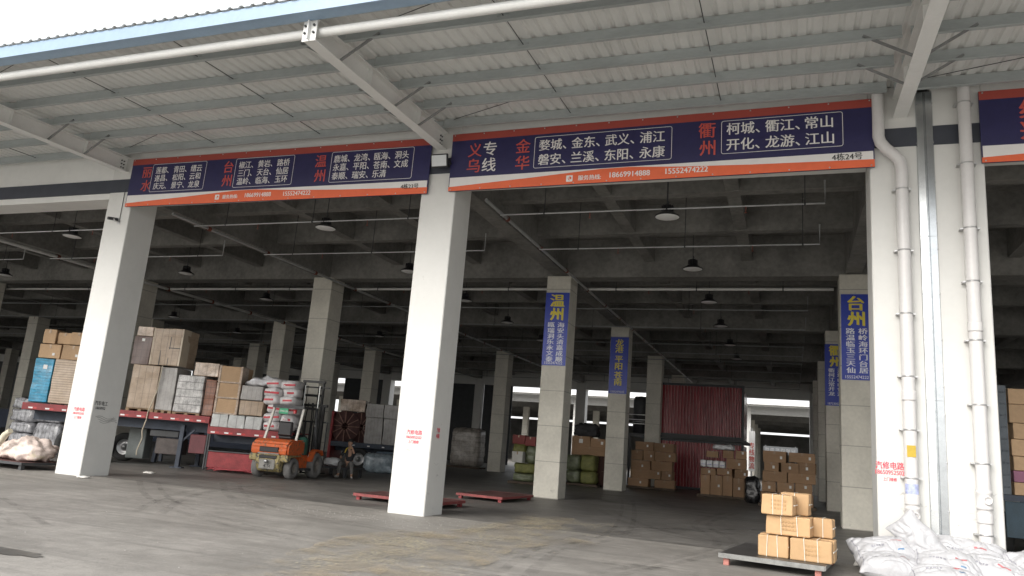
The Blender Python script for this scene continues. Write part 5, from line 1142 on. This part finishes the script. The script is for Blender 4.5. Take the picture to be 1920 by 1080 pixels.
# tyre marks: long dark rubber smears, patchy, lying on the slab and the yard
tm = bpy.data.materials.new('tyre rubber smear'); tm.use_nodes = True; n_ = tm.node_tree.nodes; l_ = tm.node_tree.links; pb = n_['Principled BSDF']; pb.inputs['Base Color'].default_value = (.055, .052, .05, 1); pb.inputs['Roughness'].default_value = .6
tc_ = n_.new('ShaderNodeTexCoord'); nn = n_.new('ShaderNodeTexNoise'); nn.inputs['Scale'].default_value = 1.7; nn.inputs['Detail'].default_value = 9; nn.inputs['Roughness'].default_value = .75; l_.new(tc_.outputs['Object'], nn.inputs['Vector'])
mr_ = n_.new('ShaderNodeMapRange'); mr_.inputs[1].default_value = .42; mr_.inputs[2].default_value = .75; mr_.inputs[3].default_value = 0; mr_.inputs[4].default_value = .32; l_.new(nn.outputs['Fac'], mr_.inputs[0]); l_.new(mr_.outputs[0], pb.inputs['Alpha'])
q = random.Random(5)
def track(pts, w_, z):
    b = MB(); P = []
    for i in range(len(pts) - 1):
        p0 = Vector(pts[max(i - 1, 0)]); p1 = Vector(pts[i]); p2 = Vector(pts[i + 1]); p3 = Vector(pts[min(i + 2, len(pts) - 1)])
        for k in range(12):
            t = k / 12; P.append(.5 * ((2 * p1) + (p2 - p0) * t + (2 * p0 - 5 * p1 + 4 * p2 - p3) * t * t + (3 * p1 - p0 - 3 * p2 + p3) * t ** 3))
    vs = []
    for i, p in enumerate(P):
        d = (P[min(i + 1, len(P) - 1)] - P[max(i - 1, 0)]).normalized(); s_ = Vector((-d.y, d.x)); ww = w_ * (1 + .25 * noise.noise(Vector((i * .3, w_ * 40, z * 900))))
        vs += [(*(p + s_ * ww / 2), z), (*(p - s_ * ww / 2), z)]
    b.add(vs, [(2 * i, 2 * i + 1, 2 * i + 3, 2 * i + 2) for i in range(len(P) - 1)]); o = b.build('tyre_mark', tm); o['kind'] = 'structure'
z = .009
for pts in ([(-3.5, -6), (-4, -1), (-2.5, 4), (1, 8)], [(-6.5, -5), (-5.4, 0), (-3.2, 3.2), (.6, 4.6)], [(-5.6, 8), (-3, 2.6), (.4, .6)], [(-6, 14), (-4.4, 6), (-3.6, 0), (-4.4, -6)], [(-2, 13), (-2.4, 6), (-1.4, 1), (-2.6, -5)],
            [(-15, 2.5), (-11, -1.5), (-6, -3.2), (-1, -3.6)], [(-16, .5), (-12, -3), (-8, -5), (-3, -6)], [(-14, 6), (-13.6, 0), (-10.5, -5)], [(-22, -3), (-16, -4.4), (-10, -7.4)], [(-6.8, 12), (-2, 9), (1, 9.6)], [(-5.5, 17), (-4, 12), (-1, 10)]):
    for off in (0, .42):
        track([(a + off * .8, c + off * .6) for a, c in pts], q.uniform(.10, .2), z); z += .0004
# pale yellowish dust trodden into the yard
dm = tm.copy(); dm.name = 'yellowish dust'; nt_ = dm.node_tree; nt_.nodes['Principled BSDF'].inputs['Base Color'].default_value = (.43, .36, .255, 1); nt_.nodes['Principled BSDF'].inputs['Roughness'].default_value = .9
for n2_ in nt_.nodes:
    if n2_.type == 'TEX_NOISE': n2_.inputs['Scale'].default_value = 1.3
    if n2_.type == 'MAP_RANGE': n2_.inputs[1].default_value = .44; n2_.inputs[2].default_value = .68; n2_.inputs[4].default_value = .6
tm_keep = tm; tm = dm
for w_, pts in ((1.5, [(-5.0, -8.5), (-5.4, -6.6), (-5.9, -4.6), (-5.8, -2.6)]), (1.3, [(-5.7, -3.4), (-5.2, -1.2), (-5.3, 1.2), (-5.6, 3.4)]), (1.0, [(-4.6, -8.5), (-4.4, -5.5), (-4.6, -3.0), (-3.6, -.8)])):
    track(pts, w_, z); z += .0004
# grey scrapes rubbed into the white columns by passing loads
scr = tm_keep.copy(); scr.name = 'grey scrape'; scr.node_tree.nodes['Principled BSDF'].inputs['Base Color'].default_value = (.16, .15, .14, 1)
for n2_ in scr.node_tree.nodes:
    if n2_.type == 'TEX_NOISE': n2_.inputs['Scale'].default_value = 7
    if n2_.type == 'MAP_RANGE': n2_.inputs[1].default_value = .45; n2_.inputs[2].default_value = .7; n2_.inputs[4].default_value = .5
q = random.Random(17)
for c_, x0, x1, side in ((C1, -18.44, -17.56, True), (C2, -8.33, -7.45, True), (C3, 1.46, 2.26, False), (cols[(0, 2.96)], 2.6, 3.38, False)):
    for k in range(9):
        zc = q.choice((.12, .25, .5, .9, 1.1, 1.4)) + q.uniform(-.08, .1); l = q.uniform(.1, .42); h = q.uniform(.012, .05); xa = q.uniform(x0, x1 - l)
        pts = [(xa + l * j / 8, zc + .05 * noise.noise(Vector((j * .4, k, x0)))) for j in range(9)]; b = MB(); y_ = -.003 - .0004 * k
        if side and k % 2: f_ = lambda a, z_: (x1 + .0135 + .0004 * k, .05 + (a - x0) * .85, z_)
        else: f_ = lambda a, z_: (a, y_, z_)
        vs = [f_(a, z_ + sg * h / 2 * (1 - abs(j - 4) / 4.6)) for j, (a, z_) in enumerate(pts) for sg in (1, -1)]
        b.add(vs, [(2 * j, 2 * j + 1, 2 * j + 3, 2 * j + 2) for j in range(8)]); b.build('scrape_mark', scr, c_)
